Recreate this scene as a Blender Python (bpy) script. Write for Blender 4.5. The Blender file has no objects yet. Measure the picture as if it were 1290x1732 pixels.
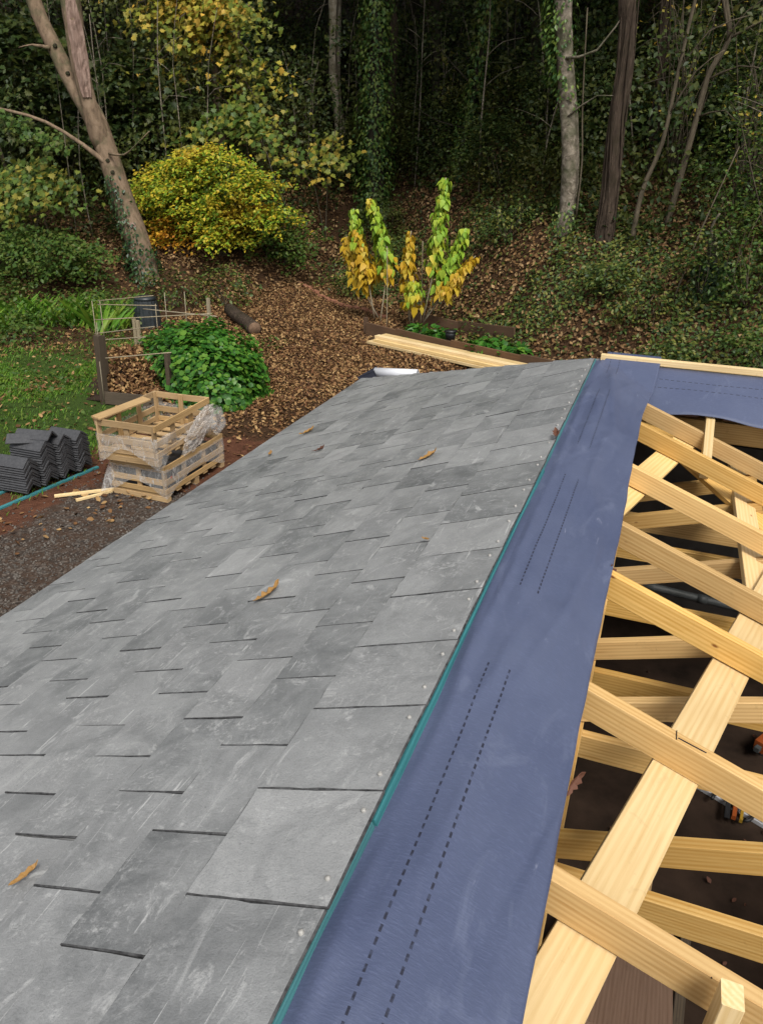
import bpy, math, random
import numpy as np
from mathutils import Vector, Matrix, noise as mnoise

random.seed(7); rng = np.random.default_rng(11)
sc = bpy.context.scene
COL = sc.collection
R = math.radians

# ------------------------------------------------------------------ camera
H = 3.7
PITCH, ROLL, YAW = R(25.38), R(1.2), R(20.05)
head = Vector((-math.sin(YAW), math.cos(YAW), 0)); rgt = Vector((math.cos(YAW), math.sin(YAW), 0))
fwd = head*math.cos(PITCH) - Vector((0, 0, math.sin(PITCH))); upv = head*math.sin(PITCH) + Vector((0, 0, math.cos(PITCH)))
r2 = rgt*math.cos(ROLL) + upv*math.sin(ROLL); u2 = upv*math.cos(ROLL) - rgt*math.sin(ROLL)
cd = bpy.data.cameras.new('camera'); cam = bpy.data.objects.new('camera', cd); COL.objects.link(cam)
cam.matrix_world = Matrix(((r2.x, u2.x, -fwd.x, 0), (r2.y, u2.y, -fwd.y, 0), (r2.z, u2.z, -fwd.z, H), (0, 0, 0, 1)))
cd.sensor_fit = 'VERTICAL'; cd.sensor_height = 34.6; cd.lens = 1270/1732*34.6
cd.shift_y = -6/1732
cd.clip_start = .05; cd.clip_end = 600
sc.camera = cam

# ------------------------------------------------------------------ sky, sun, exposure
SUN_EL, SUN_AZ = 54, 142          # azimuth: direction the light comes from, clockwise from +Y
w = bpy.data.worlds.new('World'); sc.world = w; w.use_nodes = True
nt = w.node_tree; bg = nt.nodes['Background']
sky = nt.nodes.new('ShaderNodeTexSky'); sky.sky_type = 'NISHITA'; sky.sun_disc = False
sky.sun_elevation = R(SUN_EL); sky.sun_rotation = R(SUN_AZ); sky.air_density = 1.0; sky.dust_density = 3.0; sky.ozone_density = 1.0
hs = nt.nodes.new('ShaderNodeHueSaturation'); hs.inputs['Saturation'].default_value = .18
nt.links.new(sky.outputs[0], hs.inputs['Color']); nt.links.new(hs.outputs[0], bg.inputs['Color'])
bg.inputs['Strength'].default_value = .095
sd = bpy.data.lights.new('sun', 'SUN'); sd.energy = 1.5; sd.angle = R(18); sd.color = (1, .95, .87)
so = bpy.data.objects.new('sun', sd); COL.objects.link(so)
az = R(SUN_AZ); el = R(SUN_EL)
sdir = Vector((math.sin(az)*math.cos(el), math.cos(az)*math.cos(el), math.sin(el)))
so.rotation_euler = (-sdir).to_track_quat('-Z', 'Y').to_euler(); so.location = (0, -10, 20)
sc.view_settings.view_transform = 'Standard'; sc.view_settings.look = 'None'; sc.view_settings.gamma = 1
sc.view_settings.use_curve_mapping = False
sc.view_settings.exposure = .98
sc.cycles.max_bounces = 6; sc.cycles.diffuse_bounces = 2; sc.cycles.glossy_bounces = 3
sc.cycles.transparent_max_bounces = 12; sc.cycles.transmission_bounces = 4
sc.cycles.use_denoising = True

# ------------------------------------------------------------------ materials
class NT:
    def __init__(s, name, rough=.7, spec=.3):
        s.m = bpy.data.materials.new(name); s.m.use_nodes = True; s.t = s.m.node_tree
        s.b = s.t.nodes['Principled BSDF']; s.b.inputs['Roughness'].default_value = rough
        s.b.inputs['Specular IOR Level'].default_value = spec
    def n(s, typ, **k):
        nd = s.t.nodes.new('ShaderNode'+typ)
        for a, v in k.items():
            if a.startswith('i_'): nd.inputs[a[2:].replace('_', ' ')].default_value = v
            else: setattr(nd, a, v)
        return nd
    def l(s, a, b): s.t.links.new(a, b)
    def coord(s, which='Object'): return s.n('TexCoord').outputs[which]
    def pos(s): return s.n('NewGeometry').outputs['Position']
    def island(s): return s.n('NewGeometry').outputs['Random Per Island']
    def orand(s): return s.n('ObjectInfo').outputs['Random']
    def mapping(s, v, scale=(1, 1, 1), rot=(0, 0, 0)):
        m = s.n('Mapping'); m.inputs['Scale'].default_value = scale; m.inputs['Rotation'].default_value = rot
        s.l(v, m.inputs['Vector']); return m.outputs[0]
    def noise(s, v, scale, detail=4, rough=.55, dist=0):
        n = s.n('TexNoise'); n.inputs['Scale'].default_value = scale; n.inputs['Detail'].default_value = detail
        n.inputs['Roughness'].default_value = rough; n.inputs['Distortion'].default_value = dist
        if v is not None: s.l(v, n.inputs['Vector'])
        return n.outputs['Fac']
    def ramp(s, f, stops, interp='LINEAR'):
        r = s.n('ValToRGB'); r.color_ramp.interpolation = interp; e = r.color_ramp.elements
        if len(stops) == 1: stops = [(0, stops[0][1]), (1, stops[0][1])]
        while len(e) < len(stops): e.new(.5)
        for el_, (p, c) in zip(e, stops):
            el_.position = p; el_.color = (c, c, c, 1) if isinstance(c, (int, float)) else (*c, 1)
        s.l(f, r.inputs[0]); return r.outputs[0]
    def mix(s, f, a, b, mode='MIX'):
        m = s.n('Mix', data_type='RGBA', blend_type=mode)
        for inp, v in ((m.inputs[0], f), (m.inputs[6], a), (m.inputs[7], b)):
            if hasattr(v, 'links'): s.l(v, inp)
            else: inp.default_value = v if isinstance(v, (int, float)) else (*v, 1)
        return m.outputs[2]
    def math(s, op, a, b=0, c=None):
        m = s.n('Math', operation=op)
        for i, v in enumerate((a, b) if c is None else (a, b, c)):
            if hasattr(v, 'links'): s.l(v, m.inputs[i])
            else: m.inputs[i].default_value = v
        return m.outputs[0]
    def vadd(s, a, b):
        m = s.n('VectorMath', operation='ADD'); s.l(a, m.inputs[0])
        if hasattr(b, 'links'): s.l(b, m.inputs[1])
        return m.outputs[0]
    def bump(s, hgt, dist=.01, st=.5):
        b = s.n('Bump'); b.inputs['Distance'].default_value = dist; b.inputs['Strength'].default_value = st
        s.l(hgt, b.inputs['Height']); s.l(b.outputs[0], s.b.inputs['Normal'])
    def col(s, c): 
        if hasattr(c, 'links'): s.l(c, s.b.inputs['Base Color'])
        else: s.b.inputs['Base Color'].default_value = (*c, 1)
        return s
    def objvar(s, k=37.0):      # object coordinates shifted per object
        o = s.n('ObjectInfo'); cmb = s.n('CombineXYZ')
        for i in range(3):
            s.l(s.math('MULTIPLY', o.outputs['Random'], k*(1+i*.37)), cmb.inputs[i])
        return s.vadd(s.coord(), cmb.outputs[0])
M = {}
def leaf_mat(name, cols, rough=.5, trans=.3, patch=None, spec=.3):
    t = NT(name, rough, spec); n_ = len(cols)
    c = t.ramp(t.island(), [((i+.5)/n_, c_) for i, c_ in enumerate(cols)])
    if patch:
        f = t.ramp(t.noise(t.pos(), patch[0], 2), [(patch[2], 0), (patch[3], 1)])
        c2 = t.ramp(t.island(), [((i+.5)/len(patch[1]), c_) for i, c_ in enumerate(patch[1])])
        c = t.mix(f, c, c2)
    t.col(c)
    if trans:
        tr = t.n('BsdfTranslucent'); t.l(c, tr.inputs[0]); mx = t.n('MixShader'); mx.inputs[0].default_value = trans
        t.l(t.b.outputs[0], mx.inputs[1]); t.l(tr.outputs[0], mx.inputs[2])
        t.l(mx.outputs[0], t.t.nodes['Material Output'].inputs[0])
    M[name] = t.m
G1, G2, G3 = (.035, .078, .013), (.055, .11, .018), (.085, .14, .022)
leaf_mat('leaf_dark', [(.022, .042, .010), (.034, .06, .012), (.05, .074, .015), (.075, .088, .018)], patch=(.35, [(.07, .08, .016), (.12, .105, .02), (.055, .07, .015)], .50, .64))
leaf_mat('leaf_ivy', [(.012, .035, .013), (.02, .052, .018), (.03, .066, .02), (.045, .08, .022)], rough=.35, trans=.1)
leaf_mat('leaf_ivy_lit', [(.03, .075, .018), (.055, .115, .024), (.09, .15, .03), (.14, .19, .035)], rough=.4, trans=.2)  # brighter copy of leaf_ivy, the light on these stems put into the colour
leaf_mat('leaf_mid', [G1, G2, G3, (.09, .11, .02)])
leaf_mat('leaf_cover', [(.025, .05, .012), (.045, .08, .016), (.07, .11, .02), (.15, .15, .03)], trans=.2)
leaf_mat('leaf_bush', [(.11, .20, .018), (.19, .30, .022), (.30, .36, .026), (.44, .40, .03), (.52, .38, .03)], patch=(.75, [(.56, .31, .025), (.56, .22, .02), (.42, .34, .03)], .54, .7))
leaf_mat('leaf_orange', [(.55, .26, .02), (.58, .34, .03), (.50, .18, .02), (.46, .36, .03)])
leaf_mat('leaf_maple', [(.22, .26, .03), (.34, .32, .04), (.54, .40, .065), (.60, .37, .055)], patch=(.5, [(.10, .15, .025), (.15, .19, .03), (.28, .25, .04)], .46, .58))
leaf_mat('leaf_green_maple', [(.06, .11, .02), (.09, .15, .024), (.14, .18, .03), (.26, .23, .035)])
leaf_mat('leaf_lime', [(.20, .36, .03), (.27, .42, .035), (.38, .46, .045)], patch=(1.6, [(.50, .42, .03), (.56, .42, .03)], .58, .68))
leaf_mat('leaf_gold', [(.5, .34, .02), (.55, .32, .025), (.48, .38, .04)])
leaf_mat('leaf_round', [(.020, .085, .010), (.035, .125, .014), (.055, .165, .018), (.11, .22, .026)], rough=.4, trans=.25)
leaf_mat('leaf_litter', [(.06, .029, .014), (.12, .058, .026), (.20, .105, .043), (.27, .158, .066), (.40, .26, .115), (.15, .068, .03)], rough=.75, trans=.08, spec=.2)
leaf_mat('leaf_litter_dark', [(.06, .03, .014), (.12, .065, .026), (.21, .12, .05), (.36, .24, .12), (.10, .05, .022)], rough=.8, trans=.05, spec=.15)
leaf_mat('leaf_fallen', [(.30, .165, .05)], rough=.6, trans=.1)
leaf_mat('leaf_brown', [(.12, .05, .03)], rough=.7, trans=.1)
leaf_mat('grass', [(.06, .16, .014), (.09, .22, .018), (.13, .27, .022), (.18, .27, .03)], rough=.5, trans=.25)

def timber(name, a, b, knots=(.2, .09, .03), rough=.6, dark=0):
    t = NT(name, rough, .3)
    v = t.objvar(); vs = t.mapping(v, (1.6, 46, 46))
    f = t.noise(vs, 2.0, 6, .62, .8)
    wv = t.n('TexWave', wave_type='RINGS'); wv.inputs['Scale'].default_value = 1.4; wv.inputs['Distortion'].default_value = 5
    wv.inputs['Detail'].default_value = 2; wv.inputs['Detail Scale'].default_value = .6
    t.l(t.mapping(v, (.5, 22, 22)), wv.inputs['Vector'])
    g = t.mix(.22, f, wv.outputs['Fac'])
    c = t.ramp(g, [(.25, b), (.60, a), (.9, tuple(min(.9, x*1.12) for x in a))])
    big = t.noise(v, 2.0, 2)
    c = t.mix(t.ramp(big, [(.4, 0), (.75, .45)]), c, tuple(x*.72 for x in b))
    c = t.mix(t.ramp(t.noise(v, 14, 4, .7, 1), [(.62, 0), (.75, .3)]), c, tuple(x*.5 for x in b))
    vo = t.n('TexVoronoi'); vo.inputs['Scale'].default_value = 2.9; t.l(t.mapping(v, (1.3, 3, 3)), vo.inputs['Vector'])
    k = t.ramp(vo.outputs['Distance'], [(.02, 1), (.055, 0)])
    c = t.mix(k, c, knots)
    br = t.math('MULTIPLY_ADD', t.orand(), .42, .74)
    hsv = t.n('HueSaturation'); t.l(t.math('MULTIPLY_ADD', t.math('FRACT', t.math('MULTIPLY', t.orand(), 7.3)), .16, .95), hsv.inputs['Saturation']); t.l(br, hsv.inputs['Value']); t.l(c, hsv.inputs['Color'])
    t.col(hsv.outputs[0]); t.bump(f, .003, .35); M[name] = t.m
timber('timber_new', (.65, .43, .18), (.48, .275, .09), (.18, .075, .028))
timber('timber_brace', (.72, .53, .27), (.60, .40, .165), (.3, .14, .05))
timber('timber_pale', (.74, .57, .32), (.62, .43, .19), (.3, .15, .05))
timber('timber_crate', (.48, .335, .175), (.28, .172, .08), (.12, .065, .03), .8)
timber('timber_green', (.22, .19, .09), (.12, .11, .05), (.06, .04, .02))
timber('timber_old', (.10, .075, .05), (.045, .034, .024), (.03, .02, .012), .85)
timber('timber_sleeper', (.13, .075, .042), (.06, .036, .022), (.03, .02, .012), .85)
timber('timber_teal', (.055, .20, .215), (.03, .125, .14), (.02, .08, .09), .65)
timber('timber_cane', (.34, .29, .20), (.22, .18, .12), (.2, .15, .08), .6)
timber('ply_pink', (.30, .19, .13), (.22, .13, .085), (.14, .08, .05), .7)

def slate_mat():
    t = NT('slate', .5, .45); v = t.objvar(53); p = t.pos()
    base = t.ramp(t.orand(), [(0, (.092, .097, .100)), (.16, (.140, .146, .149)), (.4, (.188, .193, .196)), (.8, (.218, .222, .224)), (1, (.285, .288, .289))])
    cl = t.noise(v, 5.0, 8, .72, .5)
    c = t.mix(t.ramp(cl, [(.40, 0), (.72, .75)]), base, (.33, .336, .338))
    c = t.mix(t.ramp(t.noise(v, 4.0, 8, .72, 1.0), [(.47, 0), (.66, .62)]), c, (.112, .118, .121))
    c = t.mix(t.ramp(t.noise(p, 1.5, 4, .6), [(.46, 0), (.68, .32)]), c, (.36, .365, .366))          # site dust over many slates
    for sc_, rot, lo, hi, st, colr in (((16, 3.4, 4), .12, .62, .74, .35, (.44, .443, .442)), ((30, 4, 4), -.35, .64, .72, .6, (.52, .52, .515)), ((6, 24, 5), .3, .66, .74, .45, (.47, .47, .465))):
        c = t.mix(t.ramp(t.noise(t.mapping(v, sc_, (0, 0, rot)), 1.5, 5, .7, .9), [(lo, 0), (hi, st)]), c, colr)
    dust = t.noise(v, 85, 4, .7); blot = t.noise(v, 9, 4, .65)
    dm = t.math('MULTIPLY', t.ramp(dust, [(.50, 0), (.66, 1)]), t.ramp(blot, [(.50, 0), (.68, .52)]))
    c = t.mix(dm, c, (.52, .523, .52))
    sm = t.noise(v, 7.5, 9, .75, 2.0); c = t.mix(t.ramp(sm, [(.56, 0), (.66, .66)]), c, (.46, .462, .46))
    lg = t.noise(t.mapping(p, (5, 1.3, 5), (0, 0, .45)), 1.7, 6, .7, 1.8); c = t.mix(t.ramp(lg, [(.60, 0), (.68, .22), (.75, .45)]), c, (.46, .463, .462))
    hair = t.noise(t.mapping(p, (70, 3, 30), (0, 0, .75)), 1.0, 3, .6, 1.5); c = t.mix(t.ramp(hair, [(.68, 0), (.70, .6)]), c, (.55, .55, .545))
    grain = t.noise(v, 260, 3, .7); c = t.mix(t.ramp(grain, [(.3, .35), (.5, 0)]), c, (.10, .103, .105))
    pits = t.ramp(t.noise(v, 120, 2), [(.24, .6), (.30, 0)]); c = t.mix(pits, c, (.10, .103, .106))
    t.col(c)
    t.l(t.ramp(cl, [(.3, .48), (.7, .34)]), t.b.inputs['Roughness'])
    riv = t.noise(t.mapping(v, (14, 30, 10), (0, 0, .6)), 1.3, 6, .65, .6)
    t.bump(t.mix(.4, riv, grain), .005, .6)
    M['slate'] = t.m
slate_mat()
def slate_edge():
    t = NT('slate_edge', .8, .2); t.col(t.ramp(t.noise(t.objvar(), 70, 3), [(.3, (.02, .02, .021)), (.7, (.085, .086, .088))])); M['slate_edge'] = t.m
slate_edge()
def membrane(name, lines):
    t = NT(name, .54, .32)
    uv = t.coord('UV'); sep = t.n('SeparateXYZ'); t.l(uv, sep.inputs[0]); u, v = sep.outputs[0], sep.outputs[1]
    p = t.coord()
    c = t.ramp(t.noise(p, 2.2, 4, .6), [(.3, (.052, .066, .122)), (.7, (.074, .090, .150))])
    fib = t.noise(t.mapping(p, (60, 260, 60), (0, 0, .3)), 1, 3, .7)
    c = t.mix(t.ramp(fib, [(.5, 0), (.8, .30)]), c, (.13, .155, .27))
    smear = t.noise(t.mapping(p, (3, 1.4, 3), (0, 0, -.5)), 2.2, 5, .7, 1.2)
    c = t.mix(t.ramp(smear, [(.58, 0), (.78, .4)]), c, (.17, .195, .28))
    scr = t.noise(t.mapping(p, (22, 3, 4), (0, 0, .9)), 1.3, 4, .6, .8)
    c = t.mix(t.ramp(scr, [(.70, 0), (.74, .35)]), c, (.4, .42, .52))
    gate = t.math('LESS_THAN', t.math('FRACT', t.math('DIVIDE', t.math('SUBTRACT', u, 3.55-1.21*4), 1.21)), .71)
    worn = t.ramp(t.noise(uv, 60, 2), [(.3, .35), (.5, 1)])
    for pos, per in lines:
        d = t.math('ABSOLUTE', t.math('SUBTRACT', v, pos))
        on = t.math('LESS_THAN', d, .0022)
        fr = t.math('FRACT', t.math('MULTIPLY', u, 1/per))
        on = t.math('MULTIPLY', on, t.math('LESS_THAN', fr, .6))
        on = t.math('MULTIPLY', t.math('MULTIPLY', on, gate), worn)
        c = t.mix(on, c, (.018, .02, .035))
    t.col(c); wr = t.noise(p, 9, 4, .6)
    t.bump(t.mix(.75, wr, fib), .0025, .5); M[name] = t.m
membrane('membrane_ridge', [(.087, .021), (.136, .021)]); membrane('membrane_wing', [(.10, .03), (.16, .03)])

def simple(name, a, b, scale=8, rough=.7, spec=.3, metal=0, bump=.004, coordw=False):
    t = NT(name, rough, spec); v = t.pos() if coordw else t.objvar()
    f = t.noise(v, scale, 5, .6); t.col(t.ramp(f, [(.3, a), (.7, b)])); t.b.inputs['Metallic'].default_value = metal
    if bump: t.bump(f, bump, .5)
    M[name] = t.m
simple('concrete_tile', (.035, .036, .04), (.065, .066, .07), 30, .55, .4, bump=.002)
simple('nail', (.24, .235, .22), (.34, .33, .31), 40, .4, .5, 0)
simple('bin_plastic', (.012, .016, .018), (.022, .028, .032), 8, .4, .5)
simple('pot_plastic', (.008, .008, .009), (.014, .014, .015), 8, .4, .5)
simple('white_plastic', (.50, .51, .54), (.62, .63, .66), 4, .45, .4)
simple('dark_core', (.01, .012, .02), (.02, .022, .035), 4, .7)
simple('wall_block', (.08, .07, .062), (.13, .115, .10), 6, .9, .2)
simple('floor_dirt', (.014, .009, .006), (.045, .028, .019), 3.5, .9, .15, bump=.02)
simple('orange_plastic', (.28, .06, .015), (.36, .09, .02), 5, .4, .5)
simple('yellow_paint', (.35, .2, .02), (.4, .25, .03), 5, .4, .5)
simple('black_rubber', (.012, .012, .013), (.03, .03, .032), 9, .5, .4)
simple('grey_pipe', (.05, .056, .056), (.085, .092, .092), 9, .5, .4)
simple('ink', (.015, .013, .02), (.03, .028, .035), 30, .8, .1, bump=0)
simple('ink_red', (.35, .04, .03), (.45, .07, .05), 30, .8, .1, bump=0)
simple('brick_old', (.20, .085, .05), (.34, .16, .10), 14, .9, .15, bump=.01)
simple('underlay_dark', (.03, .032, .04), (.05, .052, .06), 8, .8)
simple('stone', (.045, .04, .036), (.17, .15, .13), 5, .85, .2, coordw=True)
simple('heartwood', (.11, .07, .045), (.2, .13, .085), 20, .9, .1)
def bark(name, a, b, c_, vs=(5, 5, 1.1), patch=None, bd=.03):
    t = NT(name, .9, .12); v = t.coord(); f = t.noise(t.mapping(v, vs), 2.0, 7, .68, .5)
    c = t.ramp(f, [(.28, a), (.52, b), (.75, c_)])
    if patch: c = t.mix(t.ramp(t.noise(v, 1.6, 4, .65), [(.5, 0), (.62, .8)]), c, patch)
    t.col(c); t.bump(f, bd, .8); M[name] = t.m
bark('bark_beech', (.07, .05, .034), (.19, .135, .09), (.27, .20, .14), (4, 4, 2), (.085, .085, .045), .02)
bark('bark_pale', (.05, .04, .03), (.20, .17, .13), (.40, .35, .28), (5, 5, 5), (.07, .075, .04), .04)
bark('bark_brown', (.02, .015, .011), (.062, .045, .033), (.12, .09, .065), (11, 11, 1.6), (.04, .032, .02), .07)
bark('bark_dark', (.012, .011, .008), (.04, .034, .024), (.075, .062, .045), (6, 6, 1), (.04, .05, .02), .04)
bark('bark_white', (.16, .13, .09), (.42, .36, .27), (.60, .53, .42), (5, 5, 3), (.16, .15, .08), .03)
bark('bark_twig', (.045, .036, .025), (.10, .082, .056), (.16, .13, .09), (9, 9, 2), None, .01)
bark('bark_wound', (.10, .065, .05), (.22, .15, .12), (.36, .27, .22), (9, 9, 1.4), None, .03)

def film():
    t = NT('plastic_film', .35, .5); t.b.inputs['Base Color'].default_value = (.60, .59, .57, 1)
    f = t.ramp(t.noise(t.mapping(t.coord(), (7, 7, 3)), 2.2, 5, .65, 1.5), [(.36, .13), (.54, .27), (.76, .70)])
    tr = t.n('BsdfTransparent'); mx = t.n('MixShader'); t.l(f, mx.inputs[0])
    t.l(tr.outputs[0], mx.inputs[1]); t.l(t.b.outputs[0], mx.inputs[2]); t.l(mx.outputs[0], t.t.nodes['Material Output'].inputs[0])
    t.bump(t.noise(t.mapping(t.coord(), (3, 3, 9)), 3, 2, .5, 1), .01, .35); M['plastic_film'] = t.m
film()
def bunch():
    t = NT('plastic_bunch', .3, .5); t.b.inputs['Base Color'].default_value = (.60, .55, .50, 1)
    tr = t.n('BsdfTransparent'); mx = t.n('MixShader'); t.l(t.ramp(t.noise(t.coord(), 9, 5, .7, 1.5), [(.35, .15), (.65, .62)]), mx.inputs[0])
    t.l(tr.outputs[0], mx.inputs[1]); t.l(t.b.outputs[0], mx.inputs[2]); t.l(mx.outputs[0], t.t.nodes['Material Output'].inputs[0]); M['plastic_bunch'] = t.m
bunch()
def ground_mat():
    t = NT('ground', .95, .1); p = t.pos()
    a = t.n('VertexColor'); a.layer_name = 'zone'; sp = t.n('SeparateColor'); t.l(a.outputs[0], sp.inputs[0])
    wob = t.math('MULTIPLY_ADD', t.noise(p, 2.3, 5, .65), 1.1, -.55)
    def mask(o): return t.ramp(t.math('ADD', o, wob), [(.40, 0), (.60, 1)])
    fine = t.noise(p, 40, 5, .7); mid = t.noise(p, 6, 5, .65)
    litter = t.ramp(fine, [(.25, (.016, .010, .006)), (.5, (.045, .025, .013)), (.75, (.10, .056, .028))])
    soil = t.ramp(mid, [(.25, (.055, .022, .013)), (.7, (.125, .055, .032))])
    vo = t.n('TexVoronoi'); vo.inputs['Scale'].default_value = 38; t.l(p, vo.inputs['Vector'])
    grav = t.mix(t.ramp(mid, [(.35, 0), (.60, .85)]), t.ramp(vo.outputs['Color'], [(.1, (.026, .022, .019)), (.6, (.07, .06, .052)), (.95, (.19, .165, .14))]), (.06, .036, .024))
    turf = t.ramp(fine, [(.3, (.02, .035, .008)), (.7, (.05, .085, .016))])
    c = t.mix(mask(sp.outputs[0]), litter, soil); c = t.mix(mask(sp.outputs[1]), c, grav); c = t.mix(mask(sp.outputs[2]), c, turf)
    t.col(c); t.bump(t.mix(.5, fine, vo.outputs['Distance']), .03, .9); M['ground'] = t.m
ground_mat()

# ------------------------------------------------------------------ helpers
WM = {}          # world matrices of roots and parts
def put(o, parent=None, mat=Matrix.Identity(4)):
    COL.objects.link(o); WM[o.name] = mat
    if parent is not None:
        o.parent = parent; o.matrix_basis = WM[parent.name].inverted() @ mat
    else: o.matrix_basis = mat
    return o
def tag(o, label=None, cat=None, group=None, kind=None):
    if label: o['label'] = label
    if cat: o['category'] = cat
    if group: o['group'] = group
    if kind: o['kind'] = kind
    return o
def thing(name, loc, label, cat, group=None, rz=0):
    o = bpy.data.objects.new(name, None); o.empty_display_size = .2
    put(o, None, Matrix.Translation(loc) @ Matrix.Rotation(rz, 4, 'Z')); return tag(o, label, cat, group)
def part_empty(name, parent, loc=None):
    o = bpy.data.objects.new(name, None); o.empty_display_size = .1
    return put(o, parent, Matrix.Translation(loc) if loc is not None else WM[parent.name].copy())
def obj(name, me, mat, parent=None, mw=None):
    if isinstance(mat, (list, tuple)):
        for m in mat: me.materials.append(M[m])
    elif mat: me.materials.append(M[mat])
    return put(bpy.data.objects.new(name, me), parent, mw if mw is not None else Matrix.Identity(4))
def pymesh(name, V, F, smooth=False):
    me = bpy.data.meshes.new(name); me.from_pydata([tuple(map(float, v)) for v in V], [], [tuple(f) for f in F]); 
    if smooth: me.polygons.foreach_set('use_smooth', [True]*len(me.polygons))
    me.update(); return me
def trimesh(name, V, T):
    me = bpy.data.meshes.new(name); nv, nf = len(V), len(T)
    me.vertices.add(nv); me.vertices.foreach_set('co', np.asarray(V, np.float32).ravel())
    me.loops.add(nf*3); me.loops.foreach_set('vertex_index', np.asarray(T, np.int32).ravel())
    me.polygons.add(nf); me.polygons.foreach_set('loop_start', np.arange(0, nf*3, 3, dtype=np.int32))
    me.update(calc_edges=True); return me
class MB:
    def __init__(s): s.V = []; s.F = []; s.mi = []
    def add(s, V, F, mi=0):
        k = len(s.V); s.V += [tuple(v) for v in V]; s.F += [tuple(i+k for i in f) for f in F]; s.mi += [mi]*len(F); return s
    def box(s, x0, x1, y0, y1, z0, z1, mi=0):
        V = [(x, y, z) for z in (z0, z1) for y in (y0, y1) for x in (x0, x1)]
        return s.add(V, [(0, 2, 3, 1), (4, 5, 7, 6), (0, 1, 5, 4), (2, 6, 7, 3), (0, 4, 6, 2), (1, 3, 7, 5)], mi)
    def mesh(s, name, smooth=False):
        me = pymesh(name, s.V, s.F, smooth); me.polygons.foreach_set('material_index', s.mi); return me
def chamfer_box(L, Wd, D, c=.0016, wob=0):
    """box with chamfered long edges, length on x, slightly bowed"""
    prof = [(-Wd/2+c, -D/2), (Wd/2-c, -D/2), (Wd/2, -D/2+c), (Wd/2, D/2-c), (Wd/2-c, D/2), (-Wd/2+c, D/2), (-Wd/2, D/2-c), (-Wd/2, -D/2+c)]
    n = 3 if wob else 1; V = []; F = []; b1, b2 = random.uniform(-wob, wob), random.uniform(-wob, wob)
    for i in range(n+1):
        t = i/n; k = 4*t*(1-t)
        V += [(-L/2+L*t, y+b1*k, z+b2*k) for y, z in prof]
    for i in range(n):
        for j in range(8):
            a = i*8+j; b = i*8+(j+1) % 8; F.append((a, b, b+8, a+8))
    F.append(tuple(range(7, -1, -1))); F.append(tuple(range(n*8, n*8+8)))
    return V, F
def beam(name, p0, p1, wd, dp, mat, parent=None, up=(0, 0, 1), wob=0, c=.0016):
    p0, p1 = Vector(p0), Vector(p1); d = (p1-p0); L = d.length; x = d.normalized(); u = Vector(up)
    y = u.cross(x).normalized(); z = x.cross(y)
    V, F = chamfer_box(L, wd, dp, c, wob)
    m = Matrix((( x.x, y.x, z.x, 0), (x.y, y.y, z.y, 0), (x.z, y.z, z.z, 0), (0, 0, 0, 1))); m.translation = (p0+p1)/2
    return obj(name, pymesh(name, V, F), mat, parent, m)
def tube_arrays(path, n=12, jit=0, seed=0, cap=True, sub=3):
    """path: (x,y,z,r) list; smooth interpolated"""
    P = np.array(path, float); K = len(P)
    if K > 2 and sub > 1:
        t = np.linspace(0, K-1, (K-1)*sub+1); Q = []
        for a in t:
            i = min(int(a), K-2); f = a-i; p0, p1, p2, p3 = P[max(i-1, 0)], P[i], P[i+1], P[min(i+2, K-1)]
            Q.append(.5*((2*p1)+(-p0+p2)*f+(2*p0-5*p1+4*p2-p3)*f*f+(-p0+3*p1-3*p2+p3)*f**3))
        P = np.array(Q)
    rg = np.random.default_rng(seed+5); V = []; F = []
    T = np.gradient(P[:, :3], axis=0); T /= np.linalg.norm(T, axis=1)[:, None]
    ref = np.array([1, 0, 0.]) if abs(T[0][0]) < .8 else np.array([0, 1, 0.])
    ph = rg.uniform(0, 6, 4)
    for i in range(len(P)):
        x = ref-T[i]*(ref@T[i]); x /= np.linalg.norm(x); y = np.cross(T[i], x)
        for j in range(n):
            a = 2*math.pi*j/n; s = i/len(P)*9
            r = max(P[i, 3], .001)*(1+jit*(math.sin(3*a+ph[0]+s)*.5+math.sin(5*a+ph[1]-s*1.7)*.35+math.sin(2*a+ph[2]+s*2.3)*.4+rg.uniform(-.4, .4)))
            V.append(P[i, :3]+r*(math.cos(a)*x+math.sin(a)*y))
    for i in range(len(P)-1):
        for j in range(n):
            a = i*n+j; b = i*n+(j+1) % n; F.append((a, b, b+n, a+n))
    if cap: F.append(tuple(range(n-1, -1, -1))); F.append(tuple(range(len(V)-n, len(V))))
    return V, F
def tube(name, path, mat, parent=None, n=12, jit=0, seed=0, sub=3, smooth=True):
    V, F = tube_arrays(path, n, jit, seed, True, sub)
    o = np.array(path[0][:3]); m = Matrix.Translation(o)
    return obj(name, pymesh(name, np.array(V)-o, F, smooth), mat, parent, m)
def tubes(name, paths, mat, parent=None, n=5, jit=0, sub=2):
    mb = MB(); o = np.array(paths[0][0][:3])
    for k, p in enumerate(paths):
        V, F = tube_arrays(p, n, jit, k, True, sub); mb.add(np.array(V)-o, F)
    return obj(name, mb.mesh(name, True), mat, parent, Matrix.Translation(o))
TEMPL = {}
TEMPL['diamond'] = (np.array([(0, 0, 0), (.30, .45, .07), (0, 1, -.06), (-.30, .45, .07)]), np.array([(0, 1, 2), (0, 2, 3)]))
TEMPL['curl'] = (np.array([(0, 0, 0), (.32, .35, .16), (.24, .75, .12), (0, 1, .22), (-.24, .75, .18), (-.32, .35, .10), (0, .5, 0)]), np.array([(0, 1, 6), (1, 2, 6), (2, 3, 6), (3, 4, 6), (4, 5, 6), (5, 0, 6)]))
_o = [(0, 0), (.16, -.06), (.40, -.02), (.30, .16), (.56, .30), (.33, .42), (.30, .66), (.14, .62), (0, 1)]
_o = _o+[(-x, y) for x, y in _o[-2:0:-1]]
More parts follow.
